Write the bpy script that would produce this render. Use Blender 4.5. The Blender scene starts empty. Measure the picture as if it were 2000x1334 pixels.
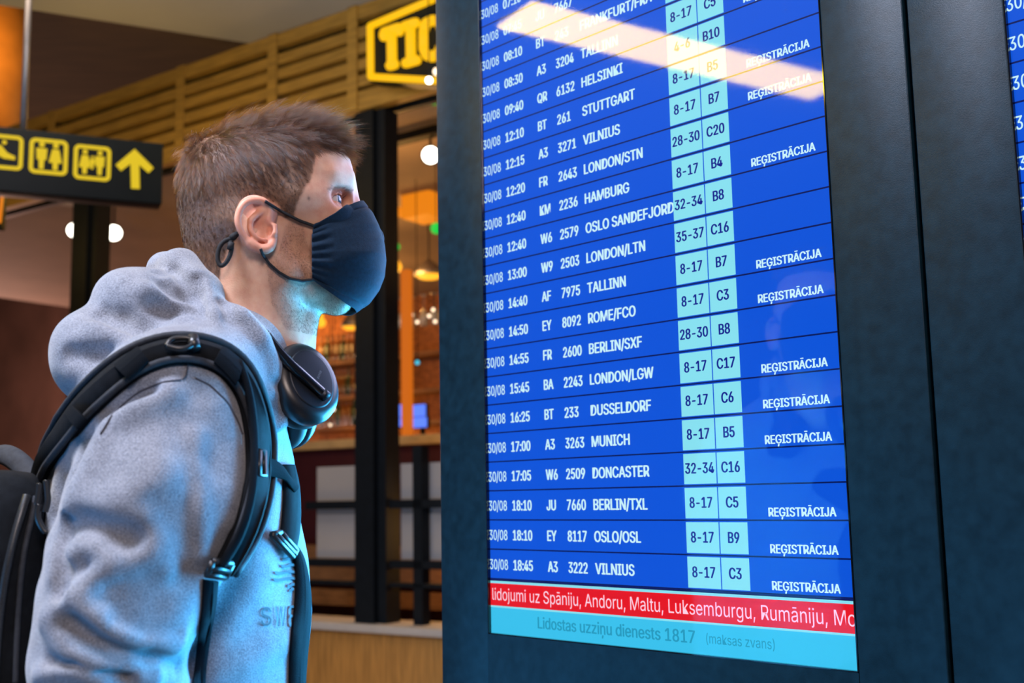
import bpy, bmesh, math, random
import numpy as np
from mathutils import Vector, Matrix

random.seed(7)
rng = np.random.default_rng(7)
SC = bpy.context.scene
COL = SC.collection
R = math.radians

# ------------------------------------------------------------------ camera
FPX = 2210.74                      # focal length in pixels of the 2000 x 1334 frame
PITCH, ROLL, CAM_H = 0.13666974, -0.01896686, 1.33
CAM = np.array([0.0, 0.0, CAM_H])
_f0 = np.array([0, math.cos(PITCH), math.sin(PITCH)])
_r0 = np.array([1.0, 0, 0])
_u0 = np.cross(_r0, _f0)
_c, _s = math.cos(ROLL), math.sin(ROLL)
CR, CU, CF = _c * _r0 + _s * _u0, _c * _u0 - _s * _r0, _f0
cam = bpy.data.cameras.new('camera')
cam_ob = bpy.data.objects.new('camera', cam)
COL.objects.link(cam_ob)
cam_ob.matrix_world = Matrix(((CR[0], CU[0], -CF[0], 0), (CR[1], CU[1], -CF[1], 0), (CR[2], CU[2], -CF[2], CAM_H), (0, 0, 0, 1)))
cam.sensor_width = 36.0
cam.lens = FPX / 2000 * 36.0
cam.clip_start = 0.05
cam.dof.use_dof = True
cam.dof.focus_distance = 1.48
cam.dof.aperture_fstop = 5.0
SC.camera = cam_ob
SC.view_settings.view_transform = 'Standard'
SC.view_settings.look = 'None'
SC.view_settings.gamma = 1.0
SC.view_settings.use_curve_mapping = False
SC.view_settings.exposure = 0.0

# ------------------------------------------------------------------ world and lights
W = bpy.data.worlds.new('world')
SC.world = W
W.use_nodes = True
W.node_tree.nodes['Background'].inputs[0].default_value = (0.75, 0.70, 0.72, 1)
W.node_tree.nodes['Background'].inputs[1].default_value = 0.05


def area_light(name, loc, target, sx, sy, color, power, spread=180):
    l = bpy.data.lights.new(name, 'AREA')
    l.shape = 'RECTANGLE'
    l.size, l.size_y = sx, sy
    l.color = color
    l.energy = power
    l.spread = R(spread)
    o = bpy.data.objects.new(name, l)
    COL.objects.link(o)
    o.location = loc
    o.rotation_euler = (Vector(target) - Vector(loc)).to_track_quat('-Z', 'Y').to_euler()
    return o


def point_light(name, loc, color, power, radius=0.05):
    l = bpy.data.lights.new(name, 'POINT')
    l.color = color
    l.energy = power
    l.shadow_soft_size = radius
    o = bpy.data.objects.new(name, l)
    COL.objects.link(o)
    o.location = loc
    return o


# the light of the lit display, falling on the traveller (the lamp lies on the display's own face)
for _z, _h, _c, _p in ((1.25, 0.34, (0.06, 0.52, 1.0), 24), (1.97, 0.66, (0.66, 0.66, 1.0), 5)):
    sl_ob = area_light('screen_light', (0.186, 1.715, _z), (0.186 - 0.715, 1.715 - 0.699, _z), 0.66, _h, _c, _p, 130)
    sl_ob.visible_camera = False
sl_ob = area_light('screen_light', (0.835, 1.052, 1.12), (0.835 - 0.715, 1.052 - 0.699, 1.12), 0.66, 0.5, (0.05, 0.50, 1.0), 42, 105)   # the second display
sl_ob.visible_camera = False
# hall ceiling lights: above and behind the traveller, behind the camera, over the far hall
area_light('hall_light', (-1.15, 0.55, 3.4), (-0.35, 1.35, 1.4), 0.6, 0.6, (0.78, 0.82, 1.0), 112)
area_light('hall_light_rear', (0.5, -2.0, 3.3), (-0.2, 1.3, 1.6), 1.2, 0.8, (1.0, 0.79, 0.72), 74)
area_light('hall_light_far', (-2.6, 4.2, 3.85), (-2.6, 4.2, 0), 2.0, 1.2, (1.0, 0.80, 0.60), 40)
area_light('ceiling_fill', (-1.2, 3.6, 2.9), (-1.2, 3.6, 5), 2.0, 1.0, (0.95, 0.98, 1.0), 34)  # added fill hung in mid-air, brightens the grey ceiling
# added blue fill low along the unseen left side, tints the board frames
area_light('low_blue_fill', (-3.4, 0.2, 0.25), (0.6, 1.0, 0.9), 4.0, 0.4, (0.05, 0.42, 1.0), 85)

# ------------------------------------------------------------------ pixel geometry helpers
def ray(px, py):
    return CF + CR * ((px - 1000) / FPX) - CU * ((py - 667) / FPX)


def at(px, py, Y):
    """world point seen at a pixel, at forward distance Y"""
    r = ray(px, py)
    return Vector(CAM + r * (Y / r[1]))


# ------------------------------------------------------------------ tagging / building helpers
def tag(o, label=None, cat=None, group=None, kind=None):
    if label: o['label'] = label
    if cat: o['category'] = cat
    if group: o['group'] = group
    if kind: o['kind'] = kind
    return o


def empty(name, loc=(0, 0, 0), rz=0.0, label=None, cat=None, group=None):
    o = bpy.data.objects.new(name, None)
    o.empty_display_size = 0.05
    COL.objects.link(o)
    o.location = loc
    o.rotation_euler = (0, 0, rz)
    return tag(o, label, cat, group)


def link_mesh(name, me, mat=None, parent=None, smooth=False):
    o = bpy.data.objects.new(name, me)
    COL.objects.link(o)
    if mat is not None:
        for m in (mat if isinstance(mat, (list, tuple)) else [mat]):
            me.materials.append(m)
    if parent is not None:
        o.parent = parent
    if smooth:
        me.polygons.foreach_set('use_smooth', [True] * len(me.polygons))
    return o


class MB:
    """collects shapes into one mesh"""
    def __init__(self):
        self.v, self.f, self.mi, self.sm = [], [], [], []
        self.cur = 0

    def add(self, vs, fs, smooth=False):
        b = len(self.v)
        self.v += [tuple(map(float, p)) for p in vs]
        self.f += [tuple(b + i for i in f) for f in fs]
        self.mi += [self.cur] * len(fs)
        self.sm += [smooth] * len(fs)
        return self

    def mat(self, i):
        self.cur = i
        return self

    def box(self, x0, x1, y0, y1, z0, z1, bev=0.0):
        if bev <= 0:
            vs = [(x, y, z) for x in (x0, x1) for y in (y0, y1) for z in (z0, z1)]
            fs = [(0, 1, 3, 2), (4, 6, 7, 5), (0, 4, 5, 1), (2, 3, 7, 6), (0, 2, 6, 4), (1, 5, 7, 3)]
            return self.add(vs, fs)
        bm = bmesh.new()
        bmesh.ops.create_cube(bm, size=1.0)
        for v in bm.verts:
            v.co = Vector(((x0 + x1) / 2 + v.co.x * (x1 - x0), (y0 + y1) / 2 + v.co.y * (y1 - y0), (z0 + z1) / 2 + v.co.z * (z1 - z0)))
        bmesh.ops.bevel(bm, geom=bm.edges[:], offset=bev, segments=3, profile=0.5, affect='EDGES')
        bm.verts.index_update()
        self.add([v.co for v in bm.verts], [[v.index for v in f.verts] for f in bm.faces], True)
        bm.free()
        return self

    def tube(self, pts, rad, n=10, cap=True, flat=1.0, smooth=True):
        pts = [Vector(p) for p in pts]
        rad = list(rad) if hasattr(rad, '__len__') else [rad] * len(pts)
        vs, fs = [], []
        ref = None
        for i, p in enumerate(pts):
            t = (pts[min(i + 1, len(pts) - 1)] - pts[max(i - 1, 0)]).normalized()
            if ref is None:
                ref = t.orthogonal().normalized()
            ref = (ref - t * ref.dot(t))
            ref = ref.normalized() if ref.length > 1e-6 else t.orthogonal().normalized()
            b = t.cross(ref)
            for k in range(n):
                a = 2 * math.pi * k / n
                vs.append(p + ref * (math.cos(a) * rad[i]) + b * (math.sin(a) * rad[i] * flat))
        for i in range(len(pts) - 1):
            for k in range(n):
                a, b2 = i * n + k, i * n + (k + 1) % n
                fs.append((a, b2, b2 + n, a + n))
        if cap:
            fs.append(tuple(range(n - 1, -1, -1)))
            fs.append(tuple((len(pts) - 1) * n + k for k in range(n)))
        return self.add(vs, fs, smooth)

    def lathe(self, prof, n=20, loc=(0, 0, 0), axis=None, smooth=True):
        """prof: list of (radius, height)"""
        M = Matrix.Identity(3)
        if axis is not None:
            M = Vector((0, 0, 1)).rotation_difference(Vector(axis)).to_matrix()
        vs, fs = [], []
        for r, z in prof:
            for k in range(n):
                a = 2 * math.pi * k / n
                vs.append(M @ Vector((r * math.cos(a), r * math.sin(a), z)) + Vector(loc))
        for i in range(len(prof) - 1):
            for k in range(n):
                a, b = i * n + k, i * n + (k + 1) % n
                fs.append((a, b, b + n, a + n))
        fs.append(tuple(range(n - 1, -1, -1)))
        fs.append(tuple((len(prof) - 1) * n + k for k in range(n)))
        return self.add(vs, fs, smooth)

    def prism(self, poly, y0, y1):
        """polygon of (x, z) points extruded along y"""
        n = len(poly)
        vs = [(x, y0, z) for x, z in poly] + [(x, y1, z) for x, z in poly]
        fs = [tuple(range(n)), tuple(range(2 * n - 1, n - 1, -1))]
        fs += [(i, i + n, (i + 1) % n + n, (i + 1) % n) for i in range(n)]
        return self.add(vs, fs)

    def build(self, name, mat, parent=None, loc=None, rz=None):
        me = bpy.data.meshes.new(name)
        me.from_pydata(self.v, [], self.f)
        o = link_mesh(name, me, mat, parent)
        me.polygons.foreach_set('use_smooth', self.sm)
        me.polygons.foreach_set('material_index', self.mi)
        bm = bmesh.new()
        bm.from_mesh(me)
        bmesh.ops.recalc_face_normals(bm, faces=bm.faces)
        bm.to_mesh(me)
        bm.free()
        if loc is not None: o.location = loc
        if rz is not None: o.rotation_euler = (0, 0, rz)
        return o


# ------------------------------------------------------------------ materials
def new_mat(name):
    m = bpy.data.materials.new(name)
    m.use_nodes = True
    nt = m.node_tree
    return m, nt, nt.nodes['Principled BSDF']


def mat(name, col, rough=0.5, metal=0.0, spec=0.5, var=0.12, scale=12.0, bump=0.0, bscale=200.0, sheen=0.0, coat=0.0, stretch=None):
    m, nt, b = new_mat(name)
    N, L = nt.nodes, nt.links
    tc = N.new('ShaderNodeTexCoord')
    src = tc.outputs['Object']
    if stretch:
        mp = N.new('ShaderNodeMapping')
        mp.inputs['Scale'].default_value = stretch
        L.new(src, mp.inputs[0])
        src = mp.outputs[0]
    no = N.new('ShaderNodeTexNoise')
    no.inputs['Scale'].default_value = scale
    no.inputs['Detail'].default_value = 5
    L.new(src, no.inputs['Vector'])
    cr = N.new('ShaderNodeValToRGB')
    c = np.array(col)
    cr.color_ramp.elements[0].position = 0.3
    cr.color_ramp.elements[1].position = 0.7
    cr.color_ramp.elements[0].color = (*np.clip(c * (1 - var), 0, 1), 1)
    cr.color_ramp.elements[1].color = (*np.clip(c * (1 + var), 0, 1), 1)
    L.new(no.outputs['Fac'], cr.inputs[0])
    L.new(cr.outputs[0], b.inputs['Base Color'])
    b.inputs['Roughness'].default_value = rough
    b.inputs['Metallic'].default_value = metal
    b.inputs['Specular IOR Level'].default_value = spec
    b.inputs['Sheen Weight'].default_value = sheen
    b.inputs['Coat Weight'].default_value = coat
    if bump > 0:
        n2 = N.new('ShaderNodeTexNoise')
        n2.inputs['Scale'].default_value = bscale
        n2.inputs['Detail'].default_value = 3
        L.new(src, n2.inputs['Vector'])
        bp = N.new('ShaderNodeBump')
        bp.inputs['Strength'].default_value = bump
        bp.inputs['Distance'].default_value = 0.002
        L.new(n2.outputs['Fac'], bp.inputs['Height'])
        L.new(bp.outputs[0], b.inputs['Normal'])
    return m


def emit(name, col, strength=1.0, base=(0.02, 0.02, 0.02)):
    m, nt, b = new_mat(name)
    b.inputs['Base Color'].default_value = (*base, 1)
    b.inputs['Emission Color'].default_value = (*col, 1)
    b.inputs['Emission Strength'].default_value = strength
    b.inputs['Roughness'].default_value = 0.6
    b.inputs['Specular IOR Level'].default_value = 0.1
    return m


def srgb(r, g, b):
    f = lambda c: (c / 255) / 12.92 if c / 255 <= 0.04045 else ((c / 255 + 0.055) / 1.055) ** 2.4
    return (f(r), f(g), f(b))


# ------------------------------------------------------------------ lettering
try:
    FONT = bpy.data.fonts.load(bpy.utils.system_resource('DATAFILES') + '/fonts/Inter.woff2')
except Exception:
    FONT = None


def text_mesh(body, bold=0.0, extrude=0.0):
    """mesh verts (x, y, z) and faces of a line of text, cap height 1, left edge at x = 0"""
    c = bpy.data.curves.new('lettering', 'FONT')
    c.body = body
    if FONT: c.font = FONT
    c.size = 1.0
    c.offset = bold
    c.extrude = extrude
    c.resolution_u = 4
    o = bpy.data.objects.new('lettering', c)
    COL.objects.link(o)
    dg = bpy.context.evaluated_depsgraph_get()
    dg.update()
    me = bpy.data.meshes.new_from_object(o.evaluated_get(dg))
    n = len(me.vertices)
    v = np.zeros(n * 3)
    me.vertices.foreach_get('co', v)
    v = v.reshape(-1, 3)
    fs = [tuple(p.vertices) for p in me.polygons]
    bpy.data.objects.remove(o)
    bpy.data.curves.remove(c)
    bpy.data.meshes.remove(me)
    return v, fs


_cap = None
def text_fit(body, bold=0.025, condense=0.8, extrude=0.0):
    """text scaled to cap height 1 with horizontal condensing; bold by laying shifted copies; returns verts, faces, width"""
    global _cap
    if _cap is None:
        v, _ = text_mesh('H')
        _cap = v[:, 1].max()
    v, fs = text_mesh(body)
    v = v / _cap
    v[:, 0] -= v[:, 0].min()
    v[:, 0] *= condense
    if bold > 0:
        n = len(v)
        sh = [(0, 0), (bold, 0), (2 * bold, 0), (bold, bold * .35), (bold, -bold * .35)]
        v = np.concatenate([v + np.array([a, b, 0]) for a, b in sh])
        fs = [tuple(i + k * n for i in f) for k in range(len(sh)) for f in fs]
    return v, fs, v[:, 0].max()
# ------------------------------------------------------------------ the departure boards
K_YAW = 0.79697975
KD = Vector((math.cos(K_YAW), -math.sin(K_YAW), 0))      # along the boards, towards the near end
KI = Vector((math.sin(K_YAW), math.cos(K_YAW), 0))       # into the boards
KO = Vector((-0.04518, 1.96964, CAM_H - 0.13656))        # foot of the last flight row, left edge of the display
RP = 0.049333                                            # row pitch
DW, DB, DT = 0.686, -0.0915, 1.128                       # display width, bottom, top
KZ = KO.z

m_house = mat('kiosk_black_paint', (0.004, 0.017, 0.028), rough=0.36, spec=0.15, var=0.25, scale=60, bump=0.10, bscale=900)
m_recess = mat('kiosk_gloss_black', (0.004, 0.004, 0.005), rough=0.06, spec=0.9, var=0.1)
m_blue = emit('display_blue', srgb(14, 86, 222), 0.95, (0.01, 0.02, 0.05))
m_line = emit('display_line', srgb(8, 18, 92), 0.9)
m_white = emit('display_white', srgb(205, 246, 255), 1.0)
m_cell = emit('display_cyan', srgb(138, 228, 244), 1.0)
m_dark = emit('display_navy', srgb(14, 24, 150), 0.9)
m_red = emit('display_red', srgb(236, 12, 24), 1.0)
m_redtext = emit('display_red_text', srgb(255, 214, 232), 1.0)
m_foot = emit('display_footer', srgb(60, 196, 240), 1.0)
m_foottext = emit('display_footer_text', srgb(40, 158, 196), 0.95)


def glass_mat():
    m, nt, b = new_mat('display_glass')
    N, L = nt.nodes, nt.links
    tr = N.new('ShaderNodeBsdfTransparent')
    gl = N.new('ShaderNodeBsdfGlossy')
    gl.inputs['Roughness'].default_value = 0.035
    fr = N.new('ShaderNodeFresnel')
    fr.inputs['IOR'].default_value = 1.52
    mx = N.new('ShaderNodeMixShader')
    L.new(fr.outputs[0], mx.inputs[0])
    L.new(tr.outputs[0], mx.inputs[1])
    L.new(gl.outputs[0], mx.inputs[2])
    L.new(mx.outputs[0], N['Material Output'].inputs[0])
    return m


m_dglass = glass_mat()
m_clear = bpy.data.materials.new('clear_glass')
m_clear.use_nodes = True
_t = m_clear.node_tree.nodes.new('ShaderNodeBsdfTransparent')
m_clear.node_tree.links.new(_t.outputs[0], m_clear.node_tree.nodes['Material Output'].inputs[0])

FLIGHTS = [  # from the lowest row up: time, airline, number, city, desks, gate, check-in open
    ('18:45', 'A3', '3222', 'VILNIUS', '8-17', 'C3', 1), ('18:10', 'EY', '8117', 'OSLO/OSL', '8-17', 'B9', 1),
    ('18:10', 'JU', '7660', 'BERLIN/TXL', '8-17', 'C5', 1), ('17:05', 'W6', '2509', 'DONCASTER', '32-34', 'C16', 0),
    ('17:00', 'A3', '3263', 'MUNICH', '8-17', 'B5', 1), ('16:25', 'BT', '233', 'DUSSELDORF', '8-17', 'C6', 1),
    ('15:45', 'BA', '2243', 'LONDON/LGW', '8-17', 'C17', 1), ('14:55', 'FR', '2600', 'BERLIN/SXF', '28-30', 'B8', 0),
    ('14:50', 'EY', '8092', 'ROME/FCO', '8-17', 'C3', 1), ('14:40', 'AF', '7975', 'TALLINN', '8-17', 'B7', 1),
    ('13:00', 'W9', '2503', 'LONDON/LTN', '35-37', 'C16', 0), ('12:40', 'W6', '2579', 'OSLO SANDEFJORD', '32-34', 'B8', 0),
    ('12:40', 'KM', '2236', 'HAMBURG', '8-17', 'B4', 1), ('12:20', 'FR', '2643', 'LONDON/STN', '28-30', 'C20', 0),
    ('12:15', 'A3', '3271', 'VILNIUS', '8-17', 'B7', 1), ('12:10', 'BT', '261', 'STUTTGART', '8-17', 'B5', 1),
    ('09:40', 'QR', '6132', 'HELSINKI', '4-6', 'B10', 0), ('08:30', 'A3', '3204', 'TALLINN', '8-17', 'C5', 1),
    ('08:10', 'BT', '243', 'FRANKFURT/FRA', '8-17', 'C5', 0), ('07:45', 'JU', '7667', '', '', '', 0),
    ('07:10', '', '', '', '', '', 0)]


def put_text(mb, body, x, z, cap, y, align='l', bold=0.055, cond=0.74, width=None):
    v, fs, w = text_fit(body, bold, cond)
    s = cap
    sx = s if width is None else width / w
    x0 = x if align == 'l' else (x - w * sx / 2 if align == 'c' else x - w * sx)
    mb.add([(x0 + p[0] * sx, y, z + p[1] * s) for p in v], fs)


def build_board():
    root = empty('departure_board', (KO.x, KO.y, 0), -K_YAW)
    Z = KZ
    # housing: front frame around the display, sides, top, foot
    h = MB()
    x0, x1, f, d = -0.121, 0.8035, -0.006, 0.16
    zt = Z + DT + 0.14
    h.box(x0, 0.0, f, d, 0.0, zt, 0.002)
    h.box(DW, x1, f, d, 0.0, zt, 0.002)
    h.box(0.0, DW, f, d, 0.0, Z + DB, 0.0)
    h.box(0.0, DW, f, d, Z + DT, zt, 0.0)
    h.box(0.0, DW, 0.02, d, Z + DB, Z + DT, 0.0)
    h.build('housing', m_house, root)
    # glossy lip of the recess
    r = MB()
    e = 0.0016
    r.box(0.0, e, f - 0.0004, 0.006, Z + DB, Z + DT)
    r.box(DW - e, DW, f - 0.0004, 0.006, Z + DB, Z + DT)
    r.box(0.0, DW, f - 0.0004, 0.006, Z + DB, Z + DB + e)
    r.box(0.0, DW, f - 0.0004, 0.006, Z + DT - e, Z + DT)
    r.build('bezel_lip', m_recess, root)
    scr = MB().box(0, DW, 0.0, 0.004, Z + DB, Z + DT).build('screen', m_blue, root)
    ln = MB()
    for k in range(0, 22):
        ln.box(0, DW, -0.0003, 0.0, Z + RP * k - 0.0011, Z + RP * k + 0.0011)
    ln.box(0, DW, -0.0003, 0.0, Z - 0.0035, Z - 0.0012)
    ln.build('row_line', m_line, scr)
    for k, (t, a, n, city, desk, gate, reg) in enumerate(FLIGHTS):
        b = Z + RP * k + 0.0157
        tx = MB()
        put_text(tx, '30/08', 0.0008, b, 0.0166, -0.0006, width=0.0445, bold=0.02)
        put_text(tx, t, 0.0582, b, 0.0166, -0.0006, width=0.0464)
        if a: put_text(tx, a, 0.1385, b, 0.0166, -0.0006)
        if n: put_text(tx, n, 0.184, b, 0.0166, -0.0006, width=0.0104 * len(n))
        if city: put_text(tx, city, 0.2409, b, 0.0166, -0.0006, cond=0.82)
        if reg: put_text(tx, 'REĢISTRĀCIJA', 0.561, Z + RP * k + 0.0052, 0.0118, -0.0006, width=0.1035, bold=0.05)
        row = tx.build('row_lettering', m_white, root)
        if desk:
            for (nm, bx0, bx1, s) in (('desk_cell', 0.4203, 0.4771, desk), ('gate_cell', 0.4796, 0.5257, gate)):
                c = MB()
                c.box(bx0, bx1, -0.0009, 0.0, Z + RP * k + 0.0026, Z + RP * k + 0.0465)
                c.mat(1)
                put_text(c, s, (bx0 + bx1) / 2, Z + RP * k + 0.0178, 0.0150, -0.0012, 'c', bold=0.05, cond=0.78)
                c.build(nm, [m_cell, m_dark], row)
    MB().box(0, DW, -0.0006, 0, Z - 0.0085, Z - 0.0035).box(0, DW, -0.0006, 0, Z - 0.0475, Z - 0.0445).build('pale_rule', m_cell, scr)
    MB().box(0, DW, -0.0009, 0, Z - 0.0445, Z - 0.0075).build('ticker_band', m_red, scr)
    t = MB()
    put_text(t, 'lidojumi uz Spāniju, Andoru, Maltu, Luksemburgu, Rumāniju, Mo', 0.0065, Z - 0.0352, 0.0196, -0.0012, bold=0.0, width=0.6775)
    t.build('ticker_lettering', m_redtext, scr)
    MB().box(0, DW, -0.0003, 0, Z + DB, Z - 0.0445).build('footer_band', m_foot, scr)
    t = MB()
    put_text(t, 'Lidostas uzziņu dienests 1817', 0.1125, Z - 0.0755, 0.0178, -0.0006, bold=0.03, width=0.316)
    put_text(t, '(maksas zvans)', 0.4478, Z - 0.0735, 0.0135, -0.0006, bold=0.006, width=0.113)
    t.build('footer_lettering', m_foottext, scr)
    g = MB().mat(1)
    g.box(0, DW, -0.0042, -0.0036, Z + DB, Z + DT)
    g.mi[2] = 0                                         # only the outer face mirrors
    g.build('cover_glass', [m_dglass, m_clear], root)
    return root


def copy_tree(o, parent=None):
    c = o.copy()
    COL.objects.link(c)
    if parent is not None:
        c.parent = parent
    for ch in list(o.children):
        copy_tree(ch, c)
    return c


board = build_board()
tag(board, 'black departure board showing blue flight rows above a red ticker, nearest the masked man', 'departure board', 'row of black departure boards')
board2 = copy_tree(board)
board2.location = Vector(board.location) + KD * 0.9305
tag(board2, 'cut-off black departure board past the narrow dark gap, only a sliver of display in view', 'departure board', 'row of black departure boards')
# ------------------------------------------------------------------ the hall and the bar behind
FA = at(731, 1220, 6.0)
FA.z = 0.0
F_YAW = 0.60
FD = Vector((math.cos(F_YAW), -math.sin(F_YAW), 0))       # along the shopfront
FI = Vector((math.sin(F_YAW), math.cos(F_YAW), 0))       # into the bar
FROT = -F_YAW


def fac(px, py, off=0.0):
    """(x, z) in the shopfront's own frame of the point a pixel shows, 'off' metres behind its plane"""
    r = ray(px, py)
    B = FA + FI * off
    d = (B - Vector(CAM)).dot(FI) / float(np.dot(r, FI))
    P = Vector(CAM + r * d)
    return (P - FA).dot(FD), P.z


def fpt(px, py, off=0.0):
    x, z = fac(px, py, off)
    return FA + FD * x + FI * off + Vector((0, 0, z))


def froot(name, x=0, off=0, z=0, **k):
    return empty(name, FA + FD * x + FI * off + Vector((0, 0, z)), FROT, **k)


def fbuild(mb, name, m, **k):
    """a one-mesh thing given in shopfront coordinates"""
    o = mb.build(name, m)
    o.location = FA
    o.rotation_euler = (0, 0, FROT)
    return tag(o, **k)


m_floor = mat('hall_floor', (0.10, 0.085, 0.07), rough=0.35, var=0.2, scale=3)
m_ceil = mat('ceiling_grey', (0.33, 0.33, 0.33), rough=0.9, var=0.05, scale=2)
m_brown = mat('brown_ceiling', (0.055, 0.038, 0.018), rough=0.8, var=0.3, scale=1.5, stretch=(1, 8, 1))
m_steel = mat('black_steel', (0.004, 0.006, 0.009), rough=0.55, spec=0.2, var=0.2, scale=20)
m_slat = mat('gold_slat_wood', (0.34, 0.19, 0.03), rough=0.6, var=0.25, scale=6, stretch=(1, 10, 10))
m_oak = mat('honey_oak', (0.40, 0.19, 0.045), rough=0.5, var=0.3, scale=7, stretch=(9, 9, 0.7))
m_cap = mat('pale_cap', (0.42, 0.38, 0.36), rough=0.6, var=0.08)
m_frost = mat('frosted_panel', (0.34, 0.31, 0.30), rough=0.7, var=0.06, scale=2)
m_brick = mat('orange_brick', (0.42, 0.15, 0.04), rough=0.8, var=0.5, scale=14, stretch=(1, 1, 3))
m_wine = mat('dark_red_panel', (0.05, 0.006, 0.01), rough=0.5)
m_wood2 = mat('bench_wood', (0.24, 0.11, 0.04), rough=0.6, var=0.35, scale=8, stretch=(1, 6, 6))
m_plaster = mat('brown_plaster', (0.13, 0.07, 0.055), rough=0.85, var=0.25, scale=1.4)
m_barceil = mat('bar_ceiling', (0.30, 0.22, 0.17), rough=0.8, var=0.12, scale=2)
m_top = mat('counter_top', (0.55, 0.36, 0.16), rough=0.4, var=0.15, scale=10)
m_amber = emit('amber_glow', srgb(255, 170, 40), 1.6)
m_amber2 = emit('lantern_glow', srgb(236, 130, 18), 1.0)
m_spot = emit('white_spot', (1.0, 0.93, 0.78), 7.0)
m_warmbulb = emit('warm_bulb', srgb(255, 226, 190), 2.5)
m_neon = emit('yellow_neon', srgb(255, 190, 0), 1.1)
m_yellow = emit('sign_yellow', srgb(240, 205, 12), 0.85)
m_signface = mat('sign_black', (0.006, 0.009, 0.010), rough=0.5, spec=.15, var=0.1)
m_green = emit('green_light', srgb(10, 210, 70), 1.0)
m_cyan = emit('cyan_light', srgb(70, 200, 230), 1.3)
m_till = emit('blue_display', srgb(92, 130, 255), 1.2)
m_glassy = mat('bar_glass', (0.35, 0.30, 0.26), rough=0.12, spec=0.9, coat=0.6)
m_bottle = mat('bottle_glass', (0.20, 0.075, 0.015), rough=0.12, spec=0.9, var=0.3)
m_bottleg = mat('bottle_green', (0.02, 0.05, 0.02), rough=0.12, spec=0.9, var=0.3)
m_grey = mat('grey_metal', (0.22, 0.20, 0.20), rough=0.4, metal=0.6)

# --- shell
tag(MB().box(-16, 9, -5, 18, -0.1, 0.0).build('floor', m_floor), kind='structure')
# grey hall ceiling: its far corner seen over the fascia
ZC = 4.06
def on_z(px, py, z):
    r = ray(px, py)
    return Vector(CAM + r * ((z - CAM_H) / r[2]))
apex = on_z(522, 90, ZC)
lft = on_z(0, 10, ZC)
e1 = apex + FD * 9.0
e2 = lft + (lft - apex) * 2.5
poly = [apex, e1, Vector((8, -5, ZC)), Vector((-16, -5, ZC)), Vector((-16, e2.y, ZC)), e2]
mb = MB()
n = len(poly)
vs = [(p.x, p.y, ZC) for p in poly] + [(p.x, p.y, ZC + 0.25) for p in poly]
mb.add(vs, [tuple(range(n)), tuple(range(2 * n - 1, n - 1, -1))] + [(i, (i + 1) % n, (i + 1) % n + n, i + n) for i in range(n)])
tag(mb.build('ceiling', m_ceil), kind='structure')
tag(MB().box(-18, 9, -5, 22, 6.0, 6.1).build('ceiling_high', m_brown), kind='structure')
# back walls of the bar, in the shopfront frame
fbuild(MB().box(-7.5, 3.2, 5.2, 5.4, 0, 3.6), 'wall_back', m_brick, kind='structure')
fbuild(MB().box(-14, -7.5, 5.6, 5.8, 0, 6.0), 'wall_left', m_plaster, kind='structure')
fbuild(MB().box(-7.5, 3.2, 0.25, 5.4, 3.6, 3.7), 'ceiling_bar', m_barceil, kind='structure')
fbuild(MB().box(3.0, 3.2, 0.25, 5.4, 0, 3.6), 'wall_right', m_plaster, kind='structure')

for k_, (a_, b_) in enumerate((((0, 596), (190, 492)), ((0, 505), (150, 432)))):
    (x1_, z1_), (x2_, z2_) = fac(*a_, 5.5), fac(*b_, 5.5)
    zc_ = (z1_ + z2_) / 2
    fbuild(MB().box(-14, -7.6, 5.45, 5.6, zc_ - .05, zc_ + .05), 'trim_%d' % (k_ + 1), m_wood2, kind='structure')
# --- low wall in front of the bar
t = froot('low_wall', label='low oak-fronted wall with a pale cap under the shopfront posts', cat='low wall')
MB().box(-6.0, 2.6, -0.06, 0.14, 0, 0.66).build('wood_front', m_oak, t)
MB().box(-6.0, 2.6, -0.10, 0.18, 0.66, 0.70, 0.006).build('cap', m_cap, t)

# --- posts
def post(x0, x1, z1, label):
    t = froot('steel_post', label=label, cat='post', group='black shopfront posts')
    MB().box(x0, x1 - 0.06, -0.05, 0.12, 0.70, z1).build('column', m_steel, t)
    MB().box(x1 - 0.055, x1, -0.02, 0.09, 0.70, z1).build('side_flange', m_steel, t)
post(-0.09, 0.10, 3.44, 'wide black steel post rising behind the navy face mask')
post(-2.645, -2.42, 3.44, 'black steel post under the overhead arrow sign, between two white spotlights')

# --- glazed grid to both sides of the wide post
def grid(x0, x1, stiles, zs, name, label):
    t = froot(name, label=label, cat='partition', group='gridded partition bays')
    for z0, z1 in zs:
        MB().box(x0, x1, 0.0, 0.06, z0, z1).build('rail', m_steel, t)
    for s in stiles:
        MB().box(s - 0.03, s + 0.03, 0.0, 0.06, 0.70, 1.60).build('stile', m_steel, t)
    xs = [x0] + list(stiles) + [x1]
    for a, b in zip(xs[:-1], xs[1:]):
        MB().box(a + 0.02, b - 0.02, 0.07, 0.09, 1.328, 1.515).build('frosted_pane', m_frost, t)
        MB().box(a + 0.02, b - 0.02, 0.07, 0.09, 1.02, 1.283).build('frosted_pane', m_frost, t)
ZS = [(1.284, 1.327), (0.98, 1.018), (0.885, 0.905)]
grid(0.105, 1.6, [0.292, 0.80], ZS, 'gridded_partition', 'black gridded partition with grey panes between the wide post and the departure board')
grid(-0.50, -0.095, [], ZS, 'gridded_partition', 'black-railed partition with two grey panes beside the far backpack strap')

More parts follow.
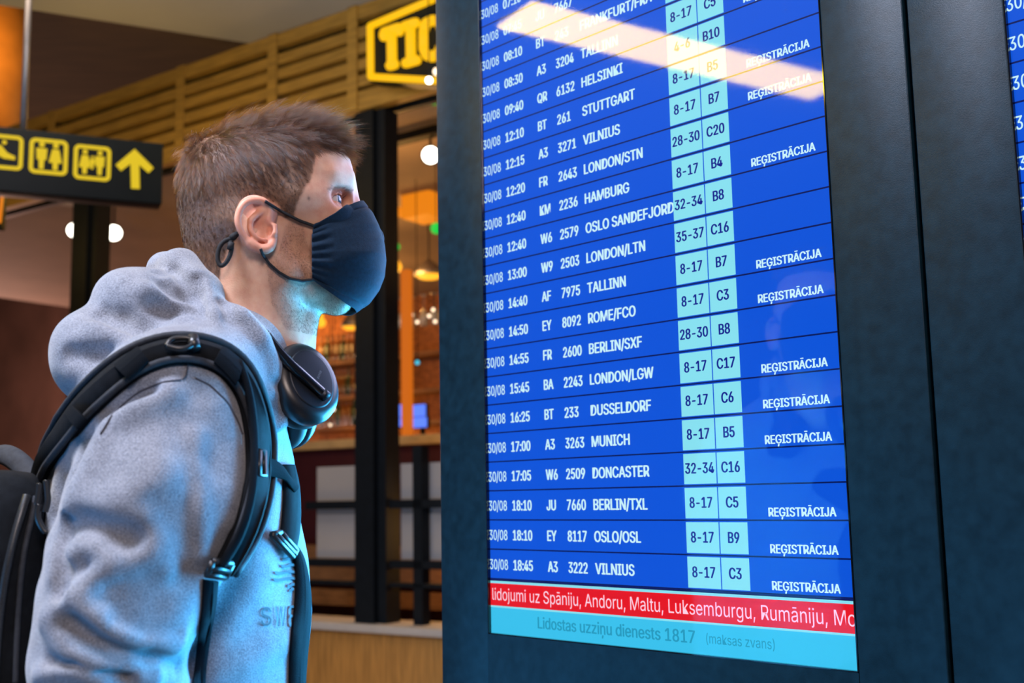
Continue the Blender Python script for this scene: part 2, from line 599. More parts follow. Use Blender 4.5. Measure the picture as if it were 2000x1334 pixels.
# --- slatted fascia above the shopfront
t = froot('slatted_fascia', label='golden slatted wooden fascia running above the shopfront behind the head', cat='fascia')
sl = MB()
for z0, z1 in ((3.45, 3.555), (3.585, 3.645), (3.68, 3.74), (3.775, 3.835), (3.865, 3.925), (3.975, 4.055)):
    sl.box(-9.0, 2.4, -0.06, 0.0, z0, z1)
sl.build('slats', m_slat, t)
for x in (-4.2, -2.9, -1.54, -0.72, -0.09, 0.9):
    MB().box(x - 0.035, x + 0.035, -0.075, -0.06, 3.45, 4.055).build('upright', m_slat, t)
MB().box(-9.0, 2.4, 0.08, 0.12, 3.45, 4.055).build('dark_backing', m_steel, t)

# --- hexagonal lit sign with letters
OFF = -0.22
t = froot('lit_shop_sign', label='black angled shop sign with yellow neon outline and letters TIC', cat='sign')
P = lambda px, py: fac(px, py, OFF)
face = [P(716, 44), P(717, 157), P(938, 169), P(938, -48), P(836, -7)]
m = MB()
m.prism(face, OFF + 0.02, OFF + 0.12)
m.build('sign_box', m_signface, t)
def neon(name, pts, r, closed=False):
    q = [Vector((P(*p)[0], OFF, P(*p)[1])) for p in pts]
    if closed: q += [q[0]]
    m = MB()
    for a, b in zip(q[:-1], q[1:]):
        m.tube([a, b], r, 8)
        m.lathe([(0.0005, -r), (r * 0.7, -r * .7), (r, 0), (r * .7, r * .7), (0.0005, r)], 8, loc=b)
    return m.build(name, m_neon, t)
neon('neon_outline', [(723, 51), (724, 150), (930, 162), (930, -36), (838, 2)], 0.019, True)
def letter(strokes, r=0.027):
    m = MB()
    for s in strokes:
        q = [Vector((P(*p)[0], OFF - 0.005, P(*p)[1])) for p in s]
        for a, b in zip(q[:-1], q[1:]):
            m.tube([a, b], r, 8)
        for b in q:
            m.lathe([(0.0005, -r), (r * 0.7, -r * .7), (r, 0), (r * .7, r * .7), (0.0005, r)], 8, loc=b)
    m.build('neon_letter', m_neon, t)
letter([[(751, 72), (752, 64), (780, 55), (781, 62)], [(766, 60), (767, 128)], [(763, 129), (772, 126)]])
letter([[(792, 52), (813, 45)], [(803, 50), (804, 118)], [(794, 124), (815, 118)]])
letter([[(862, 56), (858, 42), (846, 40), (833, 46), (829, 62), (829, 96), (834, 108), (846, 112), (858, 104), (862, 92)]])

# --- overhead wayfinding sign
SY = 5.0
sr, sl_ = at(318, 339, SY), at(0, 303, SY * 0.945)
dirv = (sr - sl_); dirv.z = 0; dirv.normalize()
s_ang = math.atan2(dirv.y, dirv.x)
nrm = Vector((dirv.y, -dirv.x, 0))
t = empty('wayfinding_sign', (sr.x, sr.y, sr.z), s_ang, 'black overhead sign with yellow toilet pictograms and an up arrow', 'sign')
def sp(px, py):
    r = ray(px, py)
    d = (sr - Vector(CAM)).dot(nrm) / float(np.dot(r, nrm))
    Q = Vector(CAM + r * d) - sr
    return Q.dot(dirv), Q.z
zt, zb = sp(318, 280)[1], sp(318, 398)[1]
MB().box(-1.6, 0, 0.004, 0.12, zb, zt, 0.004).build('sign_box', m_signface, t)
def pict(name, px0, px1, py0, py1, figs):
    (ax, az), (bx, bz) = sp(px0, py1), sp(px1, py0)
    w = bx - ax; hgt = w * 1.02; cz = (az + bz) / 2; cx = (ax + bx) / 2
    m = MB()
    def rr(hw, hh, rad, k=6):
        o = []
        for (sx, sz, a0) in ((1, 1, 0), (-1, 1, 90), (-1, -1, 180), (1, -1, 270)):
            for i in range(k + 1):
                a = R(a0 + 90 * i / k)
                o.append((cx + sx * (hw - rad) + rad * math.cos(a), cz + sz * (hh - rad) + rad * math.sin(a)))
        return o
    out, inn = rr(w / 2, hgt / 2, w * .16), rr(w / 2 * .78, hgt / 2 * .78, w * .06)
    n = len(out)
    vs = [(x, 0.0, z) for x, z in out] + [(x, 0.0, z) for x, z in inn]
    m.add(vs, [(i, (i + 1) % n, (i + 1) % n + n, i + n) for i in range(n)])
    for kind, fx, s in figs:
        x = cx + fx * w
        H = s * hgt
        m.prism([(x + .075 * H * math.cos(a), cz + .26 * H * 1.25 + .075 * H * math.sin(a)) for a in [R(q) for q in range(0, 360, 30)]], -0.001, 0.001)
        b = cz + .22 * H
        if kind == 'm':
            m.prism([(x - .14 * H, b), (x + .14 * H, b), (x + .12 * H, cz - .1 * H), (x + .07 * H, cz - .1 * H), (x + .06 * H, cz - .36 * H), (x - .06 * H, cz - .36 * H), (x - .07 * H, cz - .1 * H), (x - .12 * H, cz - .1 * H)], -0.001, 0.001)
        elif kind == 'w':
            m.prism([(x - .09 * H, b), (x + .09 * H, b), (x + .17 * H, cz - .16 * H), (x + .07 * H, cz - .16 * H), (x + .06 * H, cz - .36 * H), (x - .06 * H, cz - .36 * H), (x - .07 * H, cz - .16 * H), (x - .17 * H, cz - .16 * H)], -0.001, 0.001)
        else:  # reclining child on a changing shelf
            m.prism([(x - .34 * H, cz + .20 * H), (x - .10 * H, cz + .22 * H), (x + .10 * H, cz - .02 * H), (x + .34 * H, cz - .12 * H), (x + .34 * H, cz - .24 * H), (x, cz - .22 * H), (x - .34 * H, cz - .05 * H)], -0.001, 0.001)
    m.build(name, m_yellow, t)
pict('pictogram', -32, 47, 256, 338, [('c', 0, .85)])
pict('pictogram', 55, 134, 265, 348, [('m', -.18, 1.0), ('w', .18, 1.0)])
pict('pictogram', 142, 218, 277, 360, [('w', -.20, .92), ('m', .20, .92), ('m', 0, .50)])
ar = [(263, 291), (300, 328), (290, 338), (272, 322), (273, 369), (256, 368), (255, 320), (236, 334), (226, 322)]
MB().prism([sp(*p) for p in ar], -0.001, 0.001).build('up_arrow', m_yellow, t)
xr, zr = sp(46, 240)
for dx in (0.0, -1.15):
    MB().tube([(xr + dx, 0.06, zt - 0.002), (xr + dx, 0.06, ZC - sr.z)], 0.014, 8).build('hanger_rod', m_grey, t)
# lit sign cut by the left edge
c = at(-16, 402, 5.6)
t = empty('lit_edge_sign', c, 0, 'small orange-framed lit sign peeking in at the edge under the overhead sign', 'sign')
MB().box(-.14, .05, 0.0, .06, -.12, .12, .01).build('sign_box', m_signface, t)
MB().tube([(-.14, -.006, -.112), (.046, -.006, -.085), (.056, -.006, .10), (-.14, -.006, .112)], 0.010, 8).build('neon_outline', m_amber2, t)

# --- warm-lit column at the left edge
c = at(8, 150, 9.2)
t = empty('ceiling_drum', (c.x - 0.12, c.y, 4.42), 0, 'warm orange lit wooden drum hanging above the overhead sign at the edge', 'drum')
MB().lathe([(0.02, 0.0), (0.27, 0.0), (0.29, 0.03), (0.29, 1.58)], 32).build('shaft', mat('column_wood', (0.5, 0.22, 0.05), 0.6, var=.2, scale=4), t)
point_light('drum_light', (c.x + 0.3, c.y - 1.0, 5.0), (1.0, 0.5, 0.1), 45, 0.1)

# --- bar counter, bottles, lamps
t = froot('bar_counter', label='bar counter with golden worktop and dark red front behind the wide post', cat='counter')
zt1 = fac(800, 850, 1.2)[1]
MB().box(-4.4, 2.4, 1.2, 1.75, zt1 - 0.06, zt1, 0.004).build('worktop', m_top, t)
MB().box(-4.35, 2.35, 1.27, 1.7, 0.0, zt1 - 0.06).build('front_panel', m_wine, t)
# shelves on the back wall
OFFS = 4.85
xa, xb = fac(590, 700, OFFS)[0], fac(880, 700, OFFS)[0]
shelf_z = [fac(700, y, OFFS)[1] for y in (830, 770, 700)]
for z, w_ in zip(shelf_z, ('lowest', 'middle', 'topmost')):
    fbuild(MB().box(xa, xb, OFFS, OFFS + .35, z - .04, z), 'wall_shelf', m_wood2, label=w_ + ' wooden bottle shelf on the orange brick wall behind the bar', cat='shelf', group='bottle shelves')
LR = ['lowest', 'middle', 'topmost']
def bottle(x, off, z, m, label, group):
    o = MB().lathe([(.036, 0), (.038, .01), (.038, .19), (.030, .22), (.014, .25), (.013, .31), (.016, .312), (.016, .33), (.0, .331)], 14).build('bottle', m)
    o.location = FA + FD * x + FI * off + Vector((0, 0, z)); o.rotation_euler = (0, 0, FROT)
    tag(o, label, 'bottle', group)
for i, z in enumerate(shelf_z):
    for k in range(9):
        px = 612 + k * 10.5 if k < 9 else 0
        x = fac(px, 800, OFFS)[0]
        bottle(x, OFFS + .14, z, m_bottle if (k + i) % 3 else m_bottleg,
               'dim bottle on the %s wooden shelf behind the bar' % LR[i], 'bottles on the %s bar shelf' % LR[i])

def pendant(px, py, off, kind, label, rad=.09):
    x, z = fac(px, py, off)
    t = froot('pendant_lamp', x, off, z, label=label, cat='lamp', group='warm bar lamps')
    top = 3.62 - z
    MB().tube([(0, 0, .12), (0, 0, top)], .006, 6).build('cord', m_steel, t)
    if kind == 'box':
        MB().box(-rad, rad, -rad, rad, -rad * .85, rad * .85, .012).build('shade', m_amber2, t)
        MB().box(-rad * .5, rad * .5, -rad * .5, rad * .5, rad * .85, .125).build('cap', m_steel, t)
    elif kind == 'disc':
        MB().lathe([(rad, 0), (rad * .98, .03), (rad * .5, .09), (.02, .125), (0.001, .126)], 24).build('shade', m_grey, t)
        MB().lathe([(.001, -.03), (rad * .6, -.025), (rad * .95, -.002)], 24).build('diffuser', m_amber, t)
    else:
        MB().lathe([(.001, -rad), (rad * .6, -rad * .8), (rad, 0), (rad * .6, rad * .8), (.02, rad), (.02, .125)], 18).build('globe', m_amber, t)
    return t
pendant(778, 402, 2.2, 'box', 'square amber lantern hanging just beside the wide black post', .085)
pendant(832, 400, 2.0, 'box', 'larger square amber lantern hanging beside the departure board', .135)
pendant(773, 521, 2.0, 'globe', 'small round amber lamp hanging beside the mask behind the post', .05)
pendant(838, 538, 2.4, 'disc', 'wide dome lamp glowing amber next to the departure board edge', .12)
pendant(627, 630, 2.6, 'globe', 'round yellow lamp glowing under the chin', .045)
pendant(686, 638, 2.6, 'disc', 'low amber dome lamp under the bottom tip of the mask', .085)

def spot(px, py, off, label, rad=.05):
    x, z = fac(px, py, off)
    t = froot('ceiling_spotlight', x, off, z, label=label, cat='spotlight', group='white ceiling spotlights')
    q = (Vector(CAM) - t.location)
    q = Vector((q.dot(FD), q.dot(FI), q.z)).normalized()
    MB().lathe([(rad * .75, .12), (rad, .10), (rad, -.004)], 18, axis=(-q.x, -q.y, -q.z)).build('housing', m_steel, t)
    MB().lathe([(.001, 0.010), (rad * .8, .008), (rad * .92, 0.0)], 18, axis=(q.x, q.y, q.z)).build('lens', m_spot, t)
    MB().tube([tuple(-q * .10), tuple(-q * .10 + Vector((0, 0, .12))), tuple(-q * .10 + Vector((0, 0, max(.2, 3.6 - z))))], .008, 6).build('stem', m_steel, t)
spot(841, 303, 0.7, 'bright white spotlight beside the departure board at eye-brow height', .060)
spot(146, 450, 0.6, 'white spotlight on the near side of the post under the arrow sign', .065)
spot(222, 455, 0.7, 'white spotlight between that post and the back of the head', .068)
x0, z0 = fac(760, 300, 0.7)
o = fbuild(MB().box(x0 - .1, x0 + 1.6, 0.66, 0.74, 3.52, 3.57), 'lamp_track', m_steel, label='black lamp track above the bright white spotlight in the bar', cat='track')

def glow(name, px, py, off, r, m, label, cat, group=None, ztop=3.604):
    """small lamp on a cord from the ceiling"""
    x, z = fac(px, py, off)
    o = froot(name, x, off, z, label=label, cat=cat, group=group)
    MB().lathe([(.001, -r), (r * .7, -r * .7), (r, 0), (r * .7, r * .7), (.001, r)], 14).build('bulb', m, o)
    MB().tube([(0, 0, r * .8), (0, 0, ztop - z)], .003, 6).build('cord', m_steel, o)
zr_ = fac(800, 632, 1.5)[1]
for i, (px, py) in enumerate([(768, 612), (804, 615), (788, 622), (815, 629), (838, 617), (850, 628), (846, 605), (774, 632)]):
    glow('glint_bulb', px, py, 1.5, .012, m_warmbulb, 'tiny white glint bulb in the cluster over the bar counter', 'bulb', 'tiny white glint bulbs over the bar', ztop=zr_ + .201)  # glints on the hanging glasses, put in as small glowing bulbs
for px, py, lab in [(649, 604, 'tiny pale glint bulb just below the chin tip of the mask'), (652, 800, 'tiny pale glint bulb beside the headphone cup'), (645, 830, 'tiny pale glint bulb under the headphone cup'), (768, 457, 'tiny pale glint bulb above the green light by the mask')]:
    glow('glint_bulb', px, py, 2.0, .011, m_warmbulb, lab, 'bulb')  # stray glints, added as glowing bulbs too
glow('indicator_light', 815, 708, 1.6, .016, m_cyan, 'small cyan light over the bar counter', 'light')
glow('exit_light', 772, 482, 1.6, .036, m_green, 'green light directly beside the navy mask', 'light')
glow('exit_light', 852, 446, 1.2, .040, m_green, 'bright green light at the departure board edge beside the lanterns', 'light')
glow('exit_light', 846, 196, 0.4, .030, m_green, 'green light just below the neon shop sign', 'light')
glow('sign_bulb', 838, 157, -.35, .018, m_spot, 'white glaring bulb on the lower edge of the neon shop sign', 'bulb', ztop=ZC)
glow('sign_bulb', 853, 140, -.35, .020, m_warmbulb, 'dimmer round bulb above the glaring one on the neon sign', 'bulb', ztop=ZC)
# hanging glasses
zr_ = fac(800, 632, 1.5)[1]
o = fbuild(MB().box(0.12, 2.0, 1.4, 1.75, zr_ + .20, zr_ + .23), 'glass_rack', m_wood2, label='wooden hanging rack holding wine glasses over the counter', cat='rack')
for i, px in enumerate((764, 784, 806, 828, 850)):
    x, _ = fac(px, 640, 1.56)
    t = froot('wine_glass', x, 1.56, zr_, label='upside-down wine glass hanging from the rack over the counter', cat='glass', group='hanging wine glasses')
    MB().lathe([(.03, -.02), (.036, .03), (.032, .07), (.008, .10)], 14).build('bowl', m_glassy, t)
    MB().lathe([(.004, .10), (.004, .19), (.032, .196), (.032, .20)], 10).build('stem', m_glassy, t)
# glowing post on the counter, till displays
x, _ = fac(795, 700, 1.45)
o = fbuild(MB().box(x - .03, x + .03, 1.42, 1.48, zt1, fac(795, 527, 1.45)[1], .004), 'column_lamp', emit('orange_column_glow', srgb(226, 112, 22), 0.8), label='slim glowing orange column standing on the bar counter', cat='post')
for i, (px, py, w, hgt, lab) in enumerate([(780, 803, .055, .045, 'upper blue panel nearest the wide post'), (818, 803, .06, .045, 'upper blue panel nearer the departure board'), (780, 825, .045, .03, 'lower blue panel nearest the wide post'), (820, 825, .06, .035, 'lower blue panel nearer the departure board')]):
    o_ = 1.62 if i < 2 else 1.50
    x, z = fac(px, py, o_)
    t = froot('till_display', x, o_, z, label=lab + ' on the bar counter', cat='display', group='blue lit displays on the counter')
    MB().box(-w - .006, w + .006, 0.002, .03, -hgt - .006, hgt + .006, .003).build('case', m_steel, t)
    MB().box(-w, w, -.002, .003, -hgt, hgt).build('panel', m_till, t)
    MB().box(-.012, .012, .03, .045, zt1 - z, 0).build('stand', m_steel, t)
# benches seen under the grey panes
t = froot('slatted_bench', label='brown slatted bench seen through the lowest gap of the partition', cat='bench')
for k, (y0, z0) in enumerate(((.45, .52), (.62, .52), (.79, .52))):
    MB().box(-2.6, 2.3, y0, y0 + .14, z0 - .03, z0).build('seat_slat', m_wood2, t)
for z0 in (.66, .80, .94):
    MB().box(-2.6, 2.3, .98, 1.01, z0, z0 + .10).build('back_slat', m_wood2, t)
for x in (-2.4, -0.9, 0.6, 2.0):
    MB().box(x - .03, x + .03, .5, 1.04, 0, .49).build('leg', m_steel, t)
    MB().box(x - .03, x + .03, 1.01, 1.04, .49, 1.06).build('back_post', m_steel, t)

# lamps of the bar
for (x, off, z, p) in ((-5.3, 4.6, 3.2, 20), (-4.2, 4.5, 1.9, 17), (-3.2, 3.4, 3.0, 20), (-1.6, 2.2, 3.0, 22), (0.6, 2.4, 3.0, 30), (-0.6, 0.8, 3.2, 10), (0.2, 0.8, 1.15, 18)):
    point_light('bar_lamp_light', FA + FD * x + FI * off + Vector((0, 0, z)), (1.0, 0.50, 0.13), p, .12)
for (x, off, z, p) in ((-1.2, -.9, 3.1, 13), (0.4, -.9, 3.1, 9), (-3.0, -.9, 3.1, 10)):
    point_light('fascia_light', FA + FD * x + FI * off + Vector((0, 0, z)), (1.0, 0.60, 0.10), p, .15)
point_light('low_wall_light', FA + FD * 0.1 + FI * -1.3 + Vector((0, 0, 0.25)), (1.0, 0.66, 0.25), 12, .2)
point_light('left_wall_light', FA + FD * -9.5 + FI * 3.2 + Vector((0, 0, 2.2)), (1.0, 0.55, 0.42), 330, .3)
point_light('left_wall_light', FA + FD * -3.2 + FI * 2.6 + Vector((0, 0, 4.6)), (1.0, 0.66, 0.26), 45, .2)

# --- linear pendant whose reflection crosses the display
a, b = Vector((-1.86, 1.93, 3.0)), Vector((-2.70, 0.62, 3.0))
c = (a + b) / 2
L_ = (b - a).length
t = empty('linear_pendant', c, math.atan2((b - a).y, (b - a).x), 'long linear hall lamp mirrored as a warm streak in the display glass', 'lamp')
MB().box(-L_ / 2 - .02, L_ / 2 + .02, -.08, .08, .012, .07, .006).build('housing', m_steel, t)
MB().box(-L_ / 2, L_ / 2, -.115, .115, 0.0, .012).build('diffuser', emit('pendant_diffuser', (1.0, 0.68, 0.03), 26.0), t)
for s in (-1, 1):
    MB().tube([(s * L_ * .35, 0, .068), (s * L_ * .35, 0, ZC - 3.0)], .005, 6).build('hanger', m_grey, t)
# ------------------------------------------------------------------ implicit surfaces for the figure
def v3(p): return np.asarray(p, dtype=np.float32)


def smin(a, b, k):
    h = np.clip(0.5 + 0.5 * (b - a) / k, 0, 1)
    return b + (a - b) * h - k * h * (1 - h)


def smax(a, b, k): return -smin(-a, -b, k)


def sph(P, c, r): return np.linalg.norm(P - v3(c), axis=1) - r


def ell(P, c, ax, rot=None):
    q = P - v3(c)
    if rot is not None:
        q = q @ np.asarray(rot, dtype=np.float32)      # columns of rot are the ellipsoid's axes
    ax = v3(ax)
    k0 = np.linalg.norm(q / ax, axis=1)
    k1 = np.linalg.norm(q / (ax * ax), axis=1) + 1e-6
    return k0 * (k0 - 1.0) / k1


def cap(P, a, b, ra, rb):
    a, b = v3(a), v3(b)
    d = b - a
    t = np.clip(((P - a) @ d) / float(d @ d + 1e-12), 0, 1)
    return np.linalg.norm(P - a - t[:, None] * d, axis=1) - (ra + (rb - ra) * t)


def chain(P, pts, rs, k=0.0):
    out = None
    for i in range(len(pts) - 1):
        d = cap(P, pts[i], pts[i + 1], rs[i], rs[i + 1])
        out = d if out is None else (np.minimum(out, d) if k == 0 else smin(out, d, k))
    return out


def linedist(P, pts):
    out = None
    for a, b in zip(pts[:-1], pts[1:]):
        d = cap(P, a, b, 0.0, 0.0)
        out = d if out is None else np.minimum(out, d)
    return out


def roty(a):   # rotation matrices for ellipsoids
    c, s = math.cos(a), math.sin(a)
    return np.array([[c, 0, s], [0, 1, 0], [-s, 0, c]])


def rotz(a):
    c, s = math.cos(a), math.sin(a)
    return np.array([[c, -s, 0], [s, c, 0], [0, 0, 1]])


def polygonize(f, lo, hi, h, coarse=4, margin=2.2):
    """surface nets of f < 0 over a box; evaluates finely only near the surface"""
    lo, hi = v3(lo), v3(hi)
    nb = np.ceil((hi - lo) / (h * coarse)).astype(int)
    n = nb * coarse + 1
    H = h * coarse
    gx = [lo[i] + (np.arange(nb[i]) + 0.5) * H for i in range(3)]
    G = np.stack(np.meshgrid(*gx, indexing='ij'), -1).reshape(-1, 3).astype(np.float32)
    dc = f(G).reshape(nb)
    near = np.abs(dc) < H * margin * 0.87
    vals = np.repeat(np.repeat(np.repeat(dc, coarse, 0), coarse, 1), coarse, 2)
    vals = np.pad(vals, ((0, 1), (0, 1), (0, 1)), mode='edge').astype(np.float32)
    msk = np.repeat(np.repeat(np.repeat(near, coarse, 0), coarse, 1), coarse, 2)
    msk = np.pad(msk, ((0, 1), (0, 1), (0, 1)), mode='edge')
    m2 = msk.copy()
    m2[1:] |= msk[:-1]; m2[:, 1:] |= msk[:, :-1]; m2[:, :, 1:] |= msk[:, :, :-1]
    idx = np.argwhere(m2)
    for s in range(0, len(idx), 400000):
        ii = idx[s:s + 400000]
        vals[ii[:, 0], ii[:, 1], ii[:, 2]] = f((lo + ii * h).astype(np.float32))
    ins = vals < 0
    cn = tuple(n - 1)
    acc = np.zeros(cn + (3,), np.float32)
    cnt = np.zeros(cn, np.float32)
    A = lambda o: vals[o[0]:o[0] + cn[0], o[1]:o[1] + cn[1], o[2]:o[2] + cn[2]]
    B = lambda o: ins[o[0]:o[0] + cn[0], o[1]:o[1] + cn[1], o[2]:o[2] + cn[2]]
    for ax in range(3):
        for p in range(2):
            for q in range(2):
                o0 = [0, 0, 0]
                o0[(ax + 1) % 3], o0[(ax + 2) % 3] = p, q
                o1 = list(o0); o1[ax] = 1
                cr = B(o0) != B(o1)
                a, b = A(o0)[cr], A(o1)[cr]
                t = a / (a - b)
                pos = np.tile(v3(o0), (len(t), 1))
                pos[:, ax] = t
                acc[cr] += pos
                cnt[cr] += 1
    act = cnt > 0
    vid = -np.ones(cn, np.int64)
    cells = np.argwhere(act)
    vid[act] = np.arange(len(cells))
    V = lo + h * (cells + acc[act] / cnt[act][:, None])
    F = []
    for ax in range(3):
        b1, b2 = (ax + 1) % 3, (ax + 2) % 3
        sl0 = [slice(None)] * 3; sl1 = [slice(None)] * 3
        sl0[ax] = slice(0, -1); sl1[ax] = slice(1, None)
        a, b = ins[tuple(sl0)], ins[tuple(sl1)]
        E = np.argwhere(a != b)
        E = E[(E[:, b1] > 0) & (E[:, b2] > 0) & (E[:, b1] < n[b1] - 1) & (E[:, b2] < n[b2] - 1)]
        fl = a[E[:, 0], E[:, 1], E[:, 2]]
        q = []
        for (d1, d2) in ((-1, -1), (0, -1), (0, 0), (-1, 0)):
            e = E.copy(); e[:, b1] += d1; e[:, b2] += d2
            q.append(vid[e[:, 0], e[:, 1], e[:, 2]])
        q = np.stack(q, 1)
        q[~fl] = q[~fl][:, ::-1]
        F.append(q)
    F = np.concatenate(F)
    return V, F[(F >= 0).all(1)]


def np_mesh(name, V, F, mat=None, parent=None, smooth=True):
    me = bpy.data.meshes.new(name)
    k = F.shape[1]
    me.vertices.add(len(V))
    me.vertices.foreach_set('co', np.ascontiguousarray(V, np.float32).ravel())
    me.loops.add(len(F) * k)
    me.loops.foreach_set('vertex_index', np.ascontiguousarray(F, np.int32).ravel())
    me.polygons.add(len(F))
    me.polygons.foreach_set('loop_start', np.arange(0, len(F) * k, k, dtype=np.int32))
    me.update(calc_edges=True)
    me.validate()
    return link_mesh(name, me, mat, parent, smooth)


def relax(V, F, it=1, lam=0.5):
    """Laplacian smoothing"""
    for _ in range(it):
        S = np.zeros_like(V); C = np.zeros(len(V))
        k = F.shape[1]
        for i in range(k):
            a, b = F[:, i], F[:, (i + 1) % k]
            np.add.at(S, a, V[b]); np.add.at(C, a, 1)
            np.add.at(S, b, V[a]); np.add.at(C, b, 1)
        V = V + lam * (S / np.maximum(C, 1)[:, None] - V)
    return V


def grad(f, P, e=0.0008):
    P = np.asarray(P, np.float32)
    g = np.stack([f(P + v3(d)) - f(P - v3(d)) for d in ((e, 0, 0), (0, e, 0), (0, 0, e))], 1)
    return g / (np.linalg.norm(g, axis=1)[:, None] + 1e-9)


# local frame of the traveller: x ahead of the face, y away from the camera (his left), z up; origin on the floor
_m = at(525, 420, 1.33)
P_ORI = np.array([_m.x, _m.y, 0.0])
P_ANG = math.atan2(475, FPX)
PF = np.array([math.cos(P_ANG), math.sin(P_ANG), 0]); PY = np.array([-math.sin(P_ANG), math.cos(P_ANG), 0])
PB = np.stack([PF, PY, np.array([0, 0, 1.0])], 1)      # columns: local axes in world
LCAM = (CAM - P_ORI) @ PB


def lray(px, py):
    d = ray(px, py) @ PB
    return d / np.linalg.norm(d)


def px(x, y, off=0.0):
    """local point seen at a pixel, on the plane 'off' metres beyond the traveller's mid plane"""
    d = lray(x, y)
    t = (off - LCAM[1]) / d[1]
    return LCAM + d * t


def cast(f, pxs, lift=0.0, step=0.8, miss=True, n=90):
    """where the view rays of some pixels meet the surface f = lift; a ray that passes by gives its nearest point"""
    D = np.array([lray(*p) for p in pxs], np.float32)
    T = np.full(len(D), 0.75, np.float32)
    best = np.full(len(D), 9.0, np.float32); bt = T.copy()
    for _ in range(n):
        d = f((LCAM + D * T[:, None]).astype(np.float32)) - lift
        upd = d < best - 1e-5
        best[upd] = d[upd]; bt[upd] = T[upd]
        T = T + np.clip(d, -0.05, 0.05) * step
        T = np.minimum(T, 2.0)
    far = T > 1.95
    T[far] = bt[far]
    Q = LCAM + D * T[:, None]
    for _ in range(4):                                    # points that passed by are laid back onto the surface
        fq = f(Q.astype(np.float32)) - lift
        off = fq > .0015
        if not off.any(): break
        Q[off] -= grad(f, Q[off], .002) * fq[off][:, None]
    return Q
# ------------------------------------------------------------------ the traveller: head
person = None
HC = px(523, 372)                                  # middle of the skull


def head_f(P):
    Q = P.copy(); Q[:, 1] = np.abs(Q[:, 1])        # the head is symmetrical
    y = Q[:, 1]
    d = ell(Q, px(512, 374), (0.0955, 0.076, 0.082))
    d = smin(d, ell(Q, px(455, 400), (0.056, 0.068, 0.072)), 0.03)           # back of the skull
    d = smin(d, ell(Q, px(592, 352), (0.0585, 0.061, 0.070)), 0.035)         # forehead
    d = smin(d, ell(Q, px(590, 440), (0.052, 0.055, 0.070)), 0.03)           # face block
    d = smin(d, cap(Q, px(680, 367, 0.0), px(668, 369, 0.026), .0085, .0080), 0.010)   # brow
    d = smin(d, cap(Q, px(668, 369, .026), px(636, 384, .050), .0080, .008), 0.012)
    d = smin(d, cap(Q, px(638, 432, .038), px(575, 432, .061), .015, .012), 0.022)   # cheek bone
    d = smin(d, ell(Q, px(640, 470, .030), (.030, .024, .034)), 0.02)                # cheek
    d = smin(d, cap(Q, px(688, 388), px(722, 462), .0065, .0105), 0.011)      # nose
    d = smin(d, sph(Q, px(726, 468), .011), .008)
    d = smin(d, ell(Q, px(712, 474, .011), (.011, .008, .008)), .007)
    d = smin(d, ell(Q, px(672, 515), (.030, .030, .032)), .02)                # mouth
    d = smin(d, cap(Q, px(505, 500, .058), px(560, 562, .050), .014, .014), .02)   # jaw
    d = smin(d, cap(Q, px(560, 562, .050), px(658, 586, .012), .014, .015), .02)
    d = smin(d, cap(Q, px(660, 586, 0.0), px(658, 586, .014), .016, .014), .015)
    d = smin(d, ell(Q, px(600, 550), (.055, .044, .030)), .02)                # floor of the mouth
    # eye socket and lids
    eb = EYE
    d = smax(d, -ell(Q, (eb[0] + .014, eb[1] + .003, eb[2] - .0005), (.0205, .0160, .0105)), .008)
    d = smax(d, -cap(Q, (eb[0] + .009, .0540, eb[2] - .0010), (eb[0] + .024, .038, eb[2] + .0000), .0095, .0090), .012)
    q = Q - v3(eb)
    shell = np.abs(sph(Q, eb, .0129)) - .0011
    g = np.sqrt(np.clip((q[:, 0] + .0005) / .0125, 0, 1))
    zu = -.0010 + .0054 * g
    zl = -.0010 - .0036 * g
    d = smin(d, smax(shell, zu - q[:, 2], .0010), .0030)
    d = smin(d, smax(shell, q[:, 2] - zl, .0010), .0030)
    d = smin(d, cap(Q, (eb[0] + .010, eb[1] - .006, eb[2] - .0145), (eb[0] + .001, eb[1] + .012, eb[2] - .0135), .0055, .0050), .006)   # bag below the eye
    # neck
    d = smin(d, cap(Q, px(480, 490), px(508, 700), .056, .054), .035)
    d = smin(d, cap(Q, px(458, 470), px(490, 660), .044, .050), .03)
    d = smin(d, cap(Q, px(470, 480, .060), px(560, 690, .020), .012, .012), .03)    # neck muscle
    d = smin(d, cap(Q, px(594, 632), px(590, 675), .012, .012), .025)               # throat
    return d


EYE = px(650, 391, -.0315)
EYE = np.array([EYE[0] - 0.0015, 0.0315, EYE[2]])
# ear, on the near side and mirrored: defined on its own small patch
EO = -0.082


def E_(x, y, o=0.0): return px(x, y, EO + o)


def dense(pts, rs, it=2):
    q = np.concatenate([np.array(pts), np.array(rs)[:, None]], 1)
    for _ in range(it):
        o = [q[0]]
        for a, b in zip(q[:-1], q[1:]): o += [a * .75 + b * .25, a * .25 + b * .75]
        o.append(q[-1]); q = np.array(o)
    return q[:, :3], q[:, 3]


